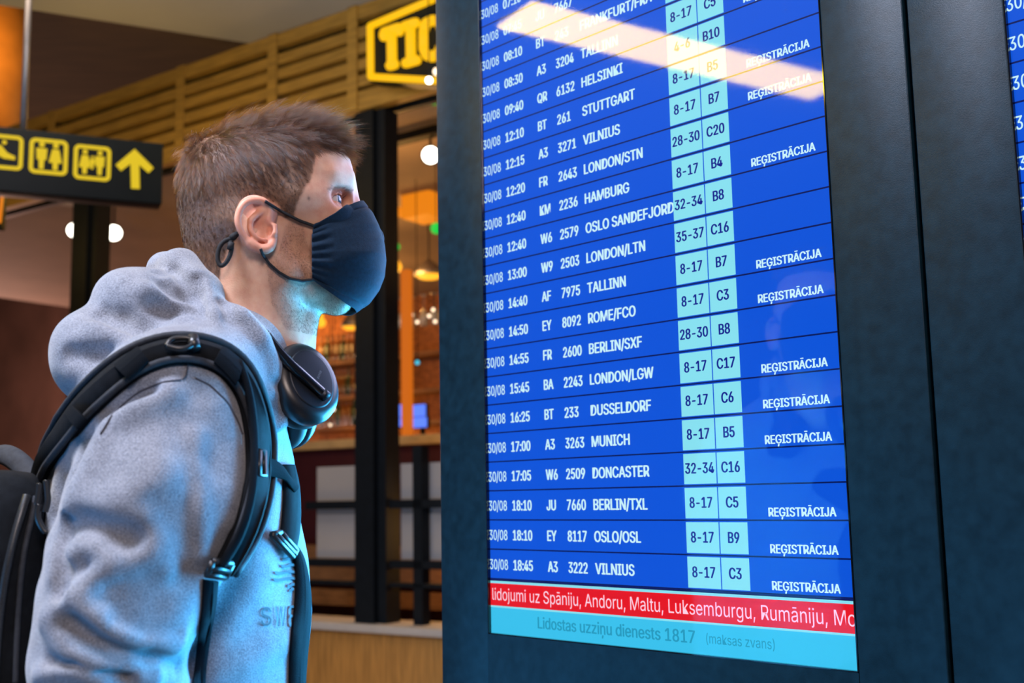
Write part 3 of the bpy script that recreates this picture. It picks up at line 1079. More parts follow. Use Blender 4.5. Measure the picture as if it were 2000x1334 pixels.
HELIX = dense([E_(531, 446, .007), E_(522, 436, .003), E_(527, 414, .005), E_(521, 397, .001), E_(504, 390, -.004), E_(482, 393, -.007), E_(468, 408, -.010), E_(463, 430, -.011), E_(469, 450, -.009), E_(480, 466, -.006), E_(492, 480, -.003)], [.0022, .0028, .0034, .0038, .0040, .0040, .0040, .0038, .0036, .0038, .0044], 3)
LOBE = dense([E_(490, 476, -.003), E_(506, 486, -.001), E_(524, 487, .001), E_(533, 474, .004), E_(535, 460, .006)], [.0046, .0056, .0058, .0048, .0036])
ANTI = dense([E_(511, 409, .002), E_(492, 424, -.003), E_(487, 445, -.004), E_(498, 462, -.003), E_(516, 468, .000)], [.0018, .0032, .0036, .0036, .003])
CRURA = dense([E_(489, 430, -.004), E_(505, 419, -.001), E_(519, 411, .003)], [.003, .0026, .0018])


def ear_f(P):
    Q = P.copy(); Q[:, 1] = -np.abs(Q[:, 1])
    d = chain(Q, *HELIX)
    d = smin(d, chain(Q, *LOBE), .006)
    base = cap(Q, E_(496, 414, .003), E_(508, 468, .005), .0195, .013)
    c = E_(502, 440, .006)
    n = v3((0.10, 0.97, 0.12)); n = n / np.linalg.norm(n)
    slab = np.abs((Q - v3(c)) @ n) - .0030
    d = smin(d, smax(base, slab, .003), .004)
    d = smin(d, chain(Q, *ANTI), .004)
    d = smin(d, chain(Q, *CRURA), .003)
    d = smin(d, cap(Q, E_(536, 442, .003), E_(535, 456, .002), .0035, .0042), .004)   # tragus
    d = smax(d, -ell(Q, E_(513, 447, -.002), (.0090, .0090, .0100)), .004)            # bowl
    d = smax(d, -ell(Q, E_(525, 450, .003), (.0045, .0060, .0060)), .003)
    root = cap(Q, E_(525, 420, .014), E_(515, 462, .014), .010, .009)
    d = smin(d, root, .006)
    return d


def limb_body(P):
    """the body under the clothes, coarse"""
    Q = P.copy(); Q[:, 1] = np.abs(Q[:, 1])
    d = ell(P, (-.06, 0, 1.28), (.085, .13, .20))
    d = smin(d, ell(P, (-.06, 0, .98), (.09, .14, .13)), .05)
    d = smin(d, cap(Q, (-.055, .085, .90), (-.03, .10, .50), .075, .05), .03)
    d = smin(d, cap(Q, (-.03, .10, .50), (-.06, .10, .10), .048, .034), .02)
    d = smin(d, cap(Q, (-.06, .10, .075), (.11, .12, .05), .034, .028), .02)
    return d


m_skin = None


def skin_mat():
    m, nt, b = new_mat('skin')
    N, L = nt.nodes, nt.links
    at_ = N.new('ShaderNodeAttribute'); at_.attribute_name = 'tone'
    no = N.new('ShaderNodeTexNoise'); no.inputs['Scale'].default_value = 90; no.inputs['Detail'].default_value = 6
    tc = N.new('ShaderNodeTexCoord'); L.new(tc.outputs['Object'], no.inputs['Vector'])
    mx = N.new('ShaderNodeMix'); mx.data_type = 'RGBA'; mx.blend_type = 'OVERLAY'
    mx.inputs[0].default_value = 0.35
    L.new(at_.outputs['Color'], mx.inputs[6])
    L.new(no.outputs['Fac'], mx.inputs[7])
    L.new(mx.outputs[2], b.inputs['Base Color'])
    b.inputs['Roughness'].default_value = 0.48
    b.inputs['Subsurface Weight'].default_value = 0.12
    b.inputs['Subsurface Radius'].default_value = (1.0, 0.35, 0.2)
    b.inputs['Subsurface Scale'].default_value = 0.006
    b.inputs['Specular IOR Level'].default_value = 0.4
    n2 = N.new('ShaderNodeTexNoise'); n2.inputs['Scale'].default_value = 650; n2.inputs['Detail'].default_value = 3
    L.new(tc.outputs['Object'], n2.inputs['Vector'])
    bp = N.new('ShaderNodeBump'); bp.inputs['Strength'].default_value = 0.25; bp.inputs['Distance'].default_value = 0.001
    L.new(n2.outputs['Fac'], bp.inputs['Height']); L.new(bp.outputs[0], b.inputs['Normal'])
    return m


m_skin = skin_mat()
SK = np.array([0.69, 0.40, 0.275])


def poly_mask(x, z, poly):
    """points inside a polygon, all in the mid plane"""
    ins = np.zeros(len(x), bool)
    n = len(poly)
    for i in range(n):
        x1, z1 = poly[i]; x2, z2 = poly[(i + 1) % n]
        c = ((z1 > z) != (z2 > z)) & (x < (x2 - x1) * (z - z1) / (z2 - z1 + 1e-12) + x1)
        ins ^= c
    return ins


def plane_poly(pts, off=-.066): return [(p[0], p[2]) for p in (px(a, b, off) for a, b in pts)]


HAIR_POLY = plane_poly([(672, 286), (650, 288), (630, 296), (614, 306), (612, 330), (607, 352), (598, 366), (588, 384), (580, 402), (572, 424), (556, 424), (548, 405), (536, 396), (515, 388), (486, 388), (468, 402), (460, 430), (462, 452), (452, 468), (440, 490), (430, 520), (424, 555), (415, 580), (330, 580), (300, 400), (310, 180), (560, 150), (720, 210), (705, 280)])
LOW_POLY = plane_poly([(560, 340), (612, 345), (620, 440), (520, 470), (470, 600), (300, 600), (300, 470), (360, 430), (440, 400), (500, 360)])
BEARD_POLY = plane_poly([(570, 424), (590, 430), (600, 470), (625, 500), (700, 520), (720, 600), (690, 625), (620, 640), (560, 640), (530, 590), (520, 520), (545, 490), (556, 440)])

Vh, Fh = polygonize(head_f, px(340, 700, 0) - np.array([0, .14, .06]), px(760, 225, 0) + np.array([.02, .14, .02]), 0.0019)
Vh = relax(Vh, Fh, 1, .4)
ez = [E_(450, 505)[0] - .012, None]
lo_e = np.minimum(E_(450, 505), E_(550, 380)) - np.array([.01, .022, .01]); hi_e = np.maximum(E_(450, 505), E_(550, 380)) + np.array([.012, .03, .01])
Ve, Fe = polygonize(ear_f, lo_e, hi_e, 0.0009)
Ve2 = Ve * np.array([1, -1, 1]); Fe2 = Fe[:, ::-1]
Vb, Fb = polygonize(limb_body, (-.30, -.30, 0.0), (.25, .30, 1.50), 0.012)


# hands: palm, four fingers, thumb
def hand_parts(wrist, side):
    """a relaxed hand hanging below the wrist; side -1 is the near (right) hand"""
    w = np.array(wrist)
    dn = np.array([.10, 0, -1.0]); dn /= np.linalg.norm(dn)
    fw = np.array([1.0, 0, .10]); fw /= np.linalg.norm(fw)
    inn = np.array([0, -side, 0.0])
    pr = []
    for i, (o, ln, r) in enumerate(((.030, .072, .0088), (.010, .080, .0090), (-.010, .075, .0086), (-.029, .060, .0078))):
        k = w + dn * .092 + fw * o
        a = k + dn * ln * .45 + inn * .006
        b = a + dn * ln * .30 * .9 + inn * .012
        c = b + dn * ln * .22 * .7 + inn * .014
        pr.append(([w + dn * .04 + fw * o * .6, k, a, b, c], [.012, r * 1.1, r, r * .93, r * .8]))
    t0 = w + dn * .028 + fw * .026
    pr.append(([t0, t0 + dn * .036 + fw * .022 + inn * .008, t0 + dn * .062 + fw * .028 + inn * .014, t0 + dn * .084 + fw * .026 + inn * .018], [.015, .0125, .0105, .009]))
    pm = [(w + dn * .02 + fw * .004, w + dn * .078 + fw * .022, .017, .015), (w + dn * .02 - fw * .004, w + dn * .078 - fw * .018, .017, .014)]
    return pr, pm


# arms (also used for the sleeves)
ARM_R = [px(338, 806, -.155), px(312, 1000, -.185), px(240, 1180, -.20), px(205, 1290, -.20)]
WR_R = ARM_R[3] + np.array([.12, .015, -.235])
ARM_L = [np.array([-.075, .165, ARM_R[0][2] - .01]), np.array([-.11, .205, ARM_R[1][2]]), np.array([-.13, .215, ARM_R[3][2]])]
WR_L = ARM_L[2] + np.array([.10, 0, -.24])


def hands_f(P):
    d = None
    for w, s, el in ((WR_R, -1, ARM_R[3]), (WR_L, 1, ARM_L[2])):
        pr, pm = hand_parts(w, s)
        q = cap(P, el, w, .040, .026)
        for a, b, r1, r2 in pm: q = smin(q, cap(P, a, b, r1, r2), .012)
        for pts, rs in pr: q = smin(q, chain(P, pts, rs, .003), .005)
        d = q if d is None else np.minimum(d, q)
    d = np.minimum(d, np.minimum(chain(P, ARM_R, [.05, .046, .042, .040]), chain(P, ARM_L, [.05, .046, .040])))
    return d


Vd, Fd = polygonize(hands_f, (-.36, -.30, .62), (.15, .33, 1.52), 0.004)

parts = [(Vh, Fh), (Ve, Fe), (Ve2, Fe2), (Vb, Fb), (Vd, Fd)]
VV, FF, o = [], [], 0
for V, F in parts:
    VV.append(V); FF.append(F + o); o += len(V)
VV = np.concatenate(VV); FF = np.concatenate(FF)
person = np_mesh('person', VV, FF, m_skin)
person.location = P_ORI
person.rotation_euler = (0, 0, P_ANG)
tag(person, 'man in grey hoodie and navy face mask gazing at the departure board', 'person')
# tone: ears and nose redder, lids, stubble shade, hair roots on the scalp
col = np.tile(SK, (len(VV), 1))
x, y, z = VV.T
nh = len(Vh)
isE = np.zeros(len(VV), bool); isE[nh:nh + 2 * len(Ve)] = True
col[isE] = SK * np.array([1.10, .86, .86])
def blob(c, r, tone, amt):
    w = np.exp(-(((x - c[0]) ** 2 + (np.abs(y) - abs(c[1])) ** 2 + (z - c[2]) ** 2) / r ** 2)) * amt
    w[nh:] = 0
    col[:] = col * (1 - w[:, None]) + np.array(tone) * w[:, None]
blob(px(640, 440, .045), .030, SK * np.array([1.08, .86, .84]), .6)
blob(px(690, 395, 0), .02, SK * np.array([1.1, .8, .78]), .6)
blob(EYE, .017, SK * np.array([.92, .70, .72]), .55)
bm_ = poly_mask(x, z, BEARD_POLY) & (np.arange(len(x)) < nh)
col[bm_] = col[bm_] * np.array([.86, .84, .86])
hm = poly_mask(x, z, HAIR_POLY) & (np.arange(len(x)) < nh)
col[hm] = col[hm] * .22 + np.array([.055, .032, .021]) * .78
mole = px(601, 385, -.064)
wm = (np.linalg.norm(VV - cast(head_f, [(603, 388)])[0], axis=1) < .0017)
col[wm] = (.12, .06, .045)
ca = person.data.color_attributes.new('tone', 'FLOAT_COLOR', 'POINT')
# soften the borders of the painted tones
cs = relax(np.concatenate([col, np.ones((len(col), 1))], 1), FF, 2, .5)
ca.data.foreach_set('color', np.ascontiguousarray(cs, np.float32).ravel())

# eyes
for s in (-1, 1):
    e = MB()
    g = lzr = None
    gaze = Vector((0.93, -0.34, 0.06)).normalized()
    prof = []
    rr = .0119
    e.mat(0)
    pr = [(max(1e-5, rr * math.sin(a)), -rr * math.cos(a)) for a in np.linspace(0.01, math.pi * .80, 16)]
    e.lathe(pr, 28, loc=(EYE[0], s * EYE[1], EYE[2]), axis=gaze)
    e.mat(1)
    e.lathe([(rr * math.sin(a), -rr * math.cos(a)) for a in np.linspace(math.pi * .80, math.pi * .92, 5)], 28, loc=(EYE[0], s * EYE[1], EYE[2]), axis=gaze)
    e.mat(2)
    e.lathe([(max(1e-5, rr * math.sin(a)), -rr * math.cos(a)) for a in np.linspace(math.pi * .92, math.pi * .999, 5)], 28, loc=(EYE[0], s * EYE[1], EYE[2]), axis=gaze)
    e.build('eyeball', [mat('eye_white', (.62, .60, .60), .12, var=.03, coat=.8), mat('iris_blue', (.10, .22, .36), .12, var=.4, scale=900, coat=.8), mat('pupil', (.004, .004, .005), .08, var=0, coat=.8)], person)


# ------------------------------------------------------------------ hair
def hair_material(name, c1, c2, rough=.35):
    m, nt, b = new_mat(name)
    N, L = nt.nodes, nt.links
    hi = N.new('ShaderNodeHairInfo')
    cr = N.new('ShaderNodeValToRGB')
    cr.color_ramp.elements[0].color = (*c1, 1); cr.color_ramp.elements[1].color = (*c2, 1)
    L.new(hi.outputs['Random'], cr.inputs[0])
    L.new(cr.outputs[0], b.inputs['Base Color'])
    b.inputs['Roughness'].default_value = rough
    b.inputs['Specular IOR Level'].default_value = 0.6
    return m


def hair_phys(name, melanin, red, rough=.26):
    m = bpy.data.materials.new(name)
    m.use_nodes = True
    nt = m.node_tree
    h = nt.nodes.new('ShaderNodeBsdfHairPrincipled')
    h.parametrization = 'MELANIN'
    h.inputs['Melanin'].default_value = melanin
    h.inputs['Melanin Redness'].default_value = red
    h.inputs['Roughness'].default_value = rough
    h.inputs['Radial Roughness'].default_value = .35
    h.inputs['Random Color'].default_value = .35
    h.inputs['Random Roughness'].default_value = .3
    nt.links.new(h.outputs[0], nt.nodes['Material Output'].inputs[0])
    return m


m_hair = hair_phys('hair_brown', .78, .48, .22)
m_stub = hair_material('stubble_hair', (.03, .02, .014), (.10, .065, .045))
m_brow = hair_material('brow_hair', (.06, .036, .022), (.16, .10, .06))


def nearest(P, G):
    out = np.zeros(len(P), np.int64)
    g2 = (G * G).sum(1)
    for k in range(0, len(P), 8000):
        q = P[k:k + 8000]
        out[k:k + 8000] = np.argmin(g2[None] - 2 * q @ G.T, axis=1)
    return out


def strands(name, roots, dirs, lens, nrm, bend, rad, mtl, nseg=5, parent=None, jit=0.25, clump=0, cjit=.3, pull=.45, lift=0.0):
    """hair curves from roots; each bends from its start direction towards 'bend', stays outside the skin, and gathers into locks"""
    n = len(roots)
    t = np.linspace(0, 1, nseg)
    pts = np.zeros((n, nseg, 3))
    pts[:, 0] = roots - nrm * .0008
    d = dirs / (np.linalg.norm(dirs, axis=1)[:, None] + 1e-9)
    b2 = bend / (np.linalg.norm(bend, axis=1)[:, None] + 1e-9)
    if clump:
        gi = rng.choice(n, clump, replace=False)
        near = nearest(roots.astype(np.float32), roots[gi].astype(np.float32))
        cj = rng.normal(0, cjit, (clump, 3)); cl = rng.uniform(.75, 1.25, clump)
        d = d + cj[near]; b2 = b2 + cj[near] * .7
        lens = lens * cl[near]
    d = d + rng.normal(0, jit, (n, 3))
    d /= np.linalg.norm(d, axis=1)[:, None]
    cur = pts[:, 0].copy()
    for i in range(1, nseg):
        dd = d * (1 - t[i] * .8) + b2 * (t[i] * .8)
        dd /= np.linalg.norm(dd, axis=1)[:, None] + 1e-9
        cur = cur + dd * (lens / (nseg - 1))[:, None]
        if lift > 0:
            q = cur.astype(np.float32)
            f = head_f(q)
            need = lift * t[i] * np.minimum(1, lens / .015) + .0002
            bad = f < need
            if bad.any():
                cur[bad] += grad(head_f, q[bad]) * (need[bad] - f[bad])[:, None]
        pts[:, i] = cur
    if clump:
        off = pts - pts[:, :1]
        mean_root = roots[gi][near] - roots
        for i in range(1, nseg):
            pts[:, i] += mean_root * (pull * t[i] ** 1.3)
    hc = bpy.data.hair_curves.new(name)
    hc.add_curves([nseg] * n)
    hc.attributes['position'].data.foreach_set('vector', np.ascontiguousarray(pts, np.float32).ravel())
    ra = hc.attributes.get('radius') or hc.attributes.new('radius', 'FLOAT', 'POINT')
    rv = rad * (1 - .85 * t ** 2)
    ra.data.foreach_set('value', np.tile(rv, n).astype(np.float32))
    o = bpy.data.objects.new(name, hc)
    hc.materials.append(mtl)
    COL.objects.link(o)
    if parent is not None: o.parent = parent
    return o


# surface samples of the head
tri = np.concatenate([Fh[:, [0, 1, 2]], Fh[:, [0, 2, 3]]])
ta = np.cross(Vh[tri[:, 1]] - Vh[tri[:, 0]], Vh[tri[:, 2]] - Vh[tri[:, 0]])
area = np.linalg.norm(ta, axis=1) / 2


def sample(n, keep):
    i = rng.choice(len(tri), n, p=area / area.sum())
    u, v = rng.random(n), rng.random(n)
    fl = u + v > 1
    u[fl], v[fl] = 1 - u[fl], 1 - v[fl]
    T = Vh[tri[i]]
    P = T[:, 0] + (T[:, 1] - T[:, 0]) * u[:, None] + (T[:, 2] - T[:, 0]) * v[:, None]
    k = keep(P)
    P = P[k]
    return P, grad(head_f, P)


inhair = lambda P: poly_mask(P[:, 0], P[:, 2], HAIR_POLY)
S, Nn = sample(105000, inhair)
_xf = (S[:, 0] - px(360, 400)[0]) / (px(690, 400)[0] - px(360, 400)[0])
_k = rng.random(len(S)) > .55 * np.clip((_xf - .60) / .12, 0, 1) * np.clip((px(500, 300)[2] - S[:, 2]) / .02, 0, 1)
S, Nn = S[_k], Nn[_k]
zt_, zm_, zl_ = px(500, 262)[2], px(500, 318)[2], px(500, 415)[2]
h = S[:, 2]
xf = (S[:, 0] - px(360, 400)[0]) / (px(690, 400)[0] - px(360, 400)[0])      # 0 at the back, 1 at the fringe
top = np.clip((h - zm_) / (zt_ - zm_), 0, 1)                   # 1 on the crown, 0 below the parting of lengths
low = np.clip((zm_ + .010 - h - .020 * (1 - np.clip(xf, 0, 1))) / (zm_ - zl_), 0, 1)
tem = np.clip((xf - .62) / .15, 0, 1) * (1 - top)               # temples cut short
L0 = .019 + .010 * top + .008 * top * np.clip(xf, 0, 1) ** 2 - .0150 * np.clip(low * 1.1, 0, 1) - .008 * tem
L0 *= rng.uniform(.6, 1.2, len(S))
L0 = np.maximum(L0, .0022)
fwd = np.array([1.0, 0, 0]); dwn = np.array([0, 0, -1.0]); upv = np.array([0, 0, 1.0])
s_xf = np.clip(xf, 0, 1)
d0 = Nn * (.40 + .50 * top - .15 * low)[:, None] + fwd * (.45 + .55 * top)[:, None] + dwn * (.95 * (1 - top))[:, None] + upv * (.45 * top)[:, None]
bd = fwd * (.55 + .45 * top)[:, None] + dwn * (.85 - .70 * top)[:, None] + Nn * .12
fr = top * np.clip((xf - .70) / .25, 0, 1)
bd = bd + upv * (fr * .15)[:, None]
cw = np.clip((h - px(500, 330)[2]) / .02, 0, 1) * np.clip((.14 - xf) / .16, 0, 1)
d0 = d0 * (1 - .8 * cw)[:, None] + (Nn * .9 + upv * .35 - fwd * .5) * (cw * .9)[:, None]
bd = bd * (1 - cw)[:, None] + (-fwd * .6 + dwn * .1) * cw[:, None]
nk = np.clip((.30 - xf) / .2, 0, 1) * (1 - top)                   # the back falls straight down
bd = bd * (1 - nk * .7)[:, None] + dwn * (nk * .7)[:, None]
strands('hair', S, d0, L0, Nn, bd, .00010, m_hair, 6, person, .14, clump=3200, cjit=.26, pull=.55, lift=.0045)

# a few flyaway hairs
fi = rng.choice(np.where(h > px(500, 330)[2])[0], 150, replace=False)
strands('flyaway_hair', S[fi], Nn[fi] * .9 + d0[fi] * .5, rng.uniform(.018, .036, len(fi)), Nn[fi], bd[fi] + Nn[fi] * .5, .00007, m_hair, 7, person, .45)

# brow, lashes, stubble
bp_ = [cast(head_f, [p])[0] for p in ((644, 373), (656, 367), (670, 364), (682, 368), (690, 374))]
br, bdr = [], []
for k in range(260):
    t = rng.random() * 3.999
    i = int(t)
    p = bp_[i] + (bp_[i + 1] - bp_[i]) * (t - i) + rng.normal(0, 1, 3) * np.array([.0012, .001, .0018])
    br.append(p); bdr.append([-.9, -.25, .35 - .25 * (1 - t / 4)])
br = np.array(br)
br = br - grad(head_f, br) * head_f(br.astype(np.float32))[:, None]
for s in (-1, 1):
    m3 = np.array([1, -s, 1])
    b2 = br * m3
    strands('eyebrow', b2, np.array(bdr) * m3 + grad(head_f, b2) * .3, np.full(len(br), .0065), grad(head_f, b2), np.array(bdr) * m3, .00007, m_brow, 4, person, .2, lift=.003)
la, ld = [], []
for k in range(60):
    a = rng.uniform(-1.0, 1.1)
    q = np.array([math.cos(a) * .0128, -math.sin(a) * .0128, .0033])
    la.append(EYE * np.array([1, -1, 1]) + q); ld.append([math.cos(a), -math.sin(a), .5])
la, ld = np.array(la), np.array(ld)
for s in (-1, 1):
    m3 = np.array([1, -s, 1])
    strands('eyelashes', la * m3, ld * m3, np.full(len(la), .007), ld * m3 * 0, (ld + np.array([0, 0, .6])) * m3, .00006, m_hair, 4, person, .15)
S2, N2 = sample(110000, lambda P: poly_mask(P[:, 0], P[:, 2], BEARD_POLY))
strands('stubble', S2, N2 * .5 + dwn * .5 + fwd * .1, rng.uniform(.0012, .003, len(S2)), N2, N2 * .3 + dwn, .00008, m_stub, 3, person, .3, lift=.003)
# ------------------------------------------------------------------ hoodie
T_ANG = -R(20)                                     # the chest is turned a little towards the camera
ZS_ = lambda y: px(340, y)[2]
_zs = np.array([ZS_(y) for y in (1700, 1334, 1200, 1100, 1000, 900, 830, 760, 700)])[:].astype(float)
_fx = [px(594, 1334)[0], px(594, 1334)[0], px(604, 1200)[0], px(597, 1100)[0], px(578, 1000)[0], px(566, 900)[0], px(550, 830)[0], px(525, 760)[0], px(500, 700)[0]]
_bx = [px(95, 1334)[0], px(98, 1334)[0], px(104, 1200)[0], px(108, 1100)[0], px(114, 1000)[0], px(128, 900)[0], px(150, 830)[0], px(185, 760)[0], px(250, 700)[0]]
_bw = [.165, .165, .165, .168, .172, .175, .17, .15, .11]


def torso_f(P):
    z = P[:, 2]
    fx = np.interp(z, _zs, _fx); bx = np.interp(z, _zs, _bx); bw = np.interp(z, _zs, _bw)
    cx = (fx + bx) / 2; a = (fx - bx) / 2 * 0.97
    c, s = math.cos(T_ANG), math.sin(T_ANG)
    qx = (P[:, 0] - cx) * c + P[:, 1] * s
    qy = -(P[:, 0] - cx) * s + P[:, 1] * c
    k = (np.abs(qx / a) ** 2.2 + np.abs(qy / bw) ** 2.2) ** (1 / 2.2)
    d = (k - 1) * np.minimum(a, bw) * .9
    d = smax(d, z - ZS_(720), .06)
    d = smax(d, .93 - z, .02)
    return d


NB = px(470, 690)                                  # base of the neck
SLEEVE_R = [.080, .0855, .074, .066]


def hoodie_base(P):
    d = torso_f(P)
    d = smin(d, cap(P, px(455, 700, -.03), px(345, 782, -.135), .062, .074), .05)     # near shoulder slope
    d = smin(d, cap(P, px(455, 700, .03), ARM_L[0], .06, .062), .05)
    arm = chain(P, ARM_R, SLEEVE_R, .02)
    d = smin(d, arm, .022)
    d = smin(d, cap(P, ARM_R[3], WR_R + np.array([-.01, 0, .02]), .064, .045), .02)
    d = smin(d, chain(P, ARM_L, [.066, .068, .060], .02), .03)
    d = smin(d, cap(P, ARM_L[2], WR_L + np.array([-.01, 0, .02]), .058, .045), .02)
    return d


def hood_f(P):
    # the thick roll rising behind the neck
    d = chain(P, [px(322, 527, .0), px(352, 528, -.025), px(388, 575, -.058), px(412, 640, -.088)], [.019, .024, .026, .024], .01)
    d = smin(d, chain(P, [px(322, 527, .0), px(352, 528, .03), px(388, 575, .06), px(425, 650, .085)], [.019, .024, .026, .024], .01), .01)
    # pouch of the hood on the back
    d2 = ell(P, px(285, 605, -.02), (.055, .10, .043), roty(R(28)))
    d2 = smin(d2, ell(P, px(236, 598, -.045), (.026, .05, .026)), .025)
    d2 = smin(d2, ell(P, px(186, 696, -.03), (.040, .085, .048), roty(R(20))), .022)
    d2 = smin(d2, ell(P, px(166, 664, -.05), (.022, .05, .024)), .02)
    d2 = smin(d2, ell(P, px(250, 705, -.05), (.06, .08, .045)), .04)
    d2 = smin(d2, cap(P, px(330, 590, -.06), px(300, 660, -.09), .030, .030), .03)
    d2 = smin(d2, cap(P, px(374, 632, -.092), px(345, 662, -.104), .022, .024), .012)
    d = smin(d, d2, .006)
    # the front edge lying down round the neck onto the chest
    d3 = chain(P, [px(408, 618, -.083), px(446, 640, -.087), px(482, 678, -.085), px(503, 718, -.076), px(510, 765, -.066), px(543, 808, -.05)], [.022, .024, .025, .023, .022, .0165], .012)
    d3 = smin(d3, chain(P, [px(400, 665, -.100), px(440, 710, -.100), px(480, 770, -.088), px(532, 820, -.060)], [.022, .024, .022, .015], .012), .012)
    d3 = smin(d3, chain(P, [px(408, 606, .08), px(455, 650, .085), px(492, 710, .075), px(515, 775, .05), px(536, 806, .0)], [.024, .026, .025, .022, .016], .012), .012)
    d = smin(d, d3, .007)
    return d


def folds(spec, f):
    """fold lines traced on the cloth: (pixels, height, width)"""
    out = []
    for pts, amt, sig in spec:
        q = []
        for a, b in zip(pts[:-1], pts[1:]):
            for t in (0, .34, .67): q.append((a[0] + (b[0] - a[0]) * t, a[1] + (b[1] - a[1]) * t))
        q.append(pts[-1])
        out.append((cast(f, q), amt * 1.4, sig))
    return out


def hood_all(P): return smin(hoodie_base(P), hood_f(P), .010)


FOLDS = folds([
    # sleeve: long drapes from the shoulder, elbow bunching
    ([(330, 770), (262, 800), (212, 832), (187, 885), (152, 966), (143, 993)], .009, .013),
    ([(300, 765), (250, 785), (205, 815), (178, 870), (150, 940)], -.008, .007),
    ([(152, 985), (200, 990), (260, 975), (310, 930)], .006, .020),
    ([(154, 1016), (190, 1030), (252, 1052)], -.011, .013),
    ([(149, 1082), (170, 1066), (191, 1067), (214, 1090), (252, 1098), (290, 1080)], .009, .013),
    ([(132, 1112), (165, 1104), (195, 1108)], -.004, .010),
    ([(98, 1205), (129, 1178), (160, 1158), (191, 1124), (215, 1112)], .012, .010),
    ([(200, 1150), (240, 1170), (300, 1175)], -.006, .022),
    ([(168, 1190), (222, 1230), (276, 1256), (345, 1256)], .010, .011),
    ([(140, 1215), (180, 1255), (230, 1278), (290, 1285)], -.009, .012),
    ([(225, 1212), (280, 1235), (345, 1240)], -.005, .008),
    ([(100, 1215), (110, 1235), (137, 1271), (187, 1294), (245, 1302), (299, 1321)], .011, .010),
    ([(100, 1296), (150, 1296), (190, 1312), (250, 1322)], -.010, .006),
    ([(76, 1320), (110, 1305), (160, 1312), (200, 1330)], .008, .008),
    ([(290, 1285), (330, 1292), (352, 1300)], -.008, .006),
    ([(290, 1010), (318, 1060), (332, 1110)], .005, .012),
    ([(300, 990), (345, 1060), (360, 1130)], -.004, .014),
    ([(385, 850), (392, 960), (395, 1080)], .005, .010),
    ([(420, 800), (455, 860), (462, 940), (450, 1010)], .004, .016),
    ([(395, 900), (372, 980), (372, 1060)], -.004, .016),
    # arm-torso junction at the back
    ([(170, 850), (145, 930), (138, 1000), (128, 1080), (122, 1170)], -.012, .007),
    ([(150, 870), (120, 940), (104, 1030), (112, 1120)], .006, .014),
    # chest
    ([(520, 1120), (470, 1180), (430, 1250)], .004, .02),
    ([(560, 1250), (500, 1280), (420, 1310)], .006, .016),
    ([(540, 960), (520, 1040), (480, 1110)], .004, .02),
], hoodie_base)
HFOLDS = folds([
    ([(310, 530), (337, 528), (359, 550), (382, 580), (388, 604)], -.010, .006),
    ([(385, 545), (390, 590), (393, 628)], -.012, .006),
    ([(345, 508), (378, 530), (400, 570), (415, 620)], .004, .010),
    ([(330, 560), (345, 575), (368, 580)], -.008, .012),
    ([(310, 600), (340, 612), (372, 604)], -.008, .012),
    ([(290, 565), (330, 590), (374, 594)], .006, .010),
    ([(235, 625), (262, 640), (300, 652), (330, 655)], -.009, .011),
    ([(200, 640), (255, 672), (310, 665)], .006, .016),
    ([(140, 692), (190, 694), (240, 684), (290, 672)], -.010, .009),
    ([(200, 617), (215, 625), (240, 628)], -.009, .010),
    ([(150, 735), (190, 745), (240, 725)], .005, .014),
    ([(340, 650), (352, 625), (378, 624), (395, 650)], .008, .010),
    ([(436, 590), (447, 622), (453, 662), (458, 690)], -.010, .006),
    ([(480, 615), (510, 655), (530, 700), (532, 760)], .004, .010),
    ([(460, 645), (490, 690), (512, 735)], -.007, .008),
    ([(505, 748), (520, 742), (545, 755)], -.007, .005),
    ([(505, 775), (525, 800), (545, 815)], -.005, .005),
    ([(400, 640), (420, 655), (432, 690)], -.006, .007),
    ([(420, 612), (428, 640), (432, 665)], .005, .008),
], hood_all)
NSEED = rng.uniform(-1, 1, (14, 3)) * np.array([1, 1, 1]); NPH = rng.uniform(0, 6.28, 14)


def lumps(P):
    o = np.zeros(len(P), np.float32)
    for i in range(14):
        q = NSEED[i] / np.linalg.norm(NSEED[i]) * (22 + 6 * i)
        o += np.sin(P @ v3(q) + NPH[i]).astype(np.float32) / (1 + .45 * i)
    return o * .0011


def hoodie_f(P):
    d = hoodie_base(P)
    for pts, amt, sig in FOLDS:
        dist = linedist(P, pts)
        d = d - amt * np.exp(-(dist / sig) ** 2)
    hd = hood_f(P)
    for pts, amt, sig in HFOLDS:
        dist = linedist(P, pts)
        hd = hd - amt * np.exp(-(dist / sig) ** 2)
    d = smin(d, hd, .007)
    d = d - lumps(P)
    # opening for the neck
    neck = cap(P, px(500, 560, .0), px(512, 720, .0), .052, .050)
    d = smax(d, -neck, .008)
    return d


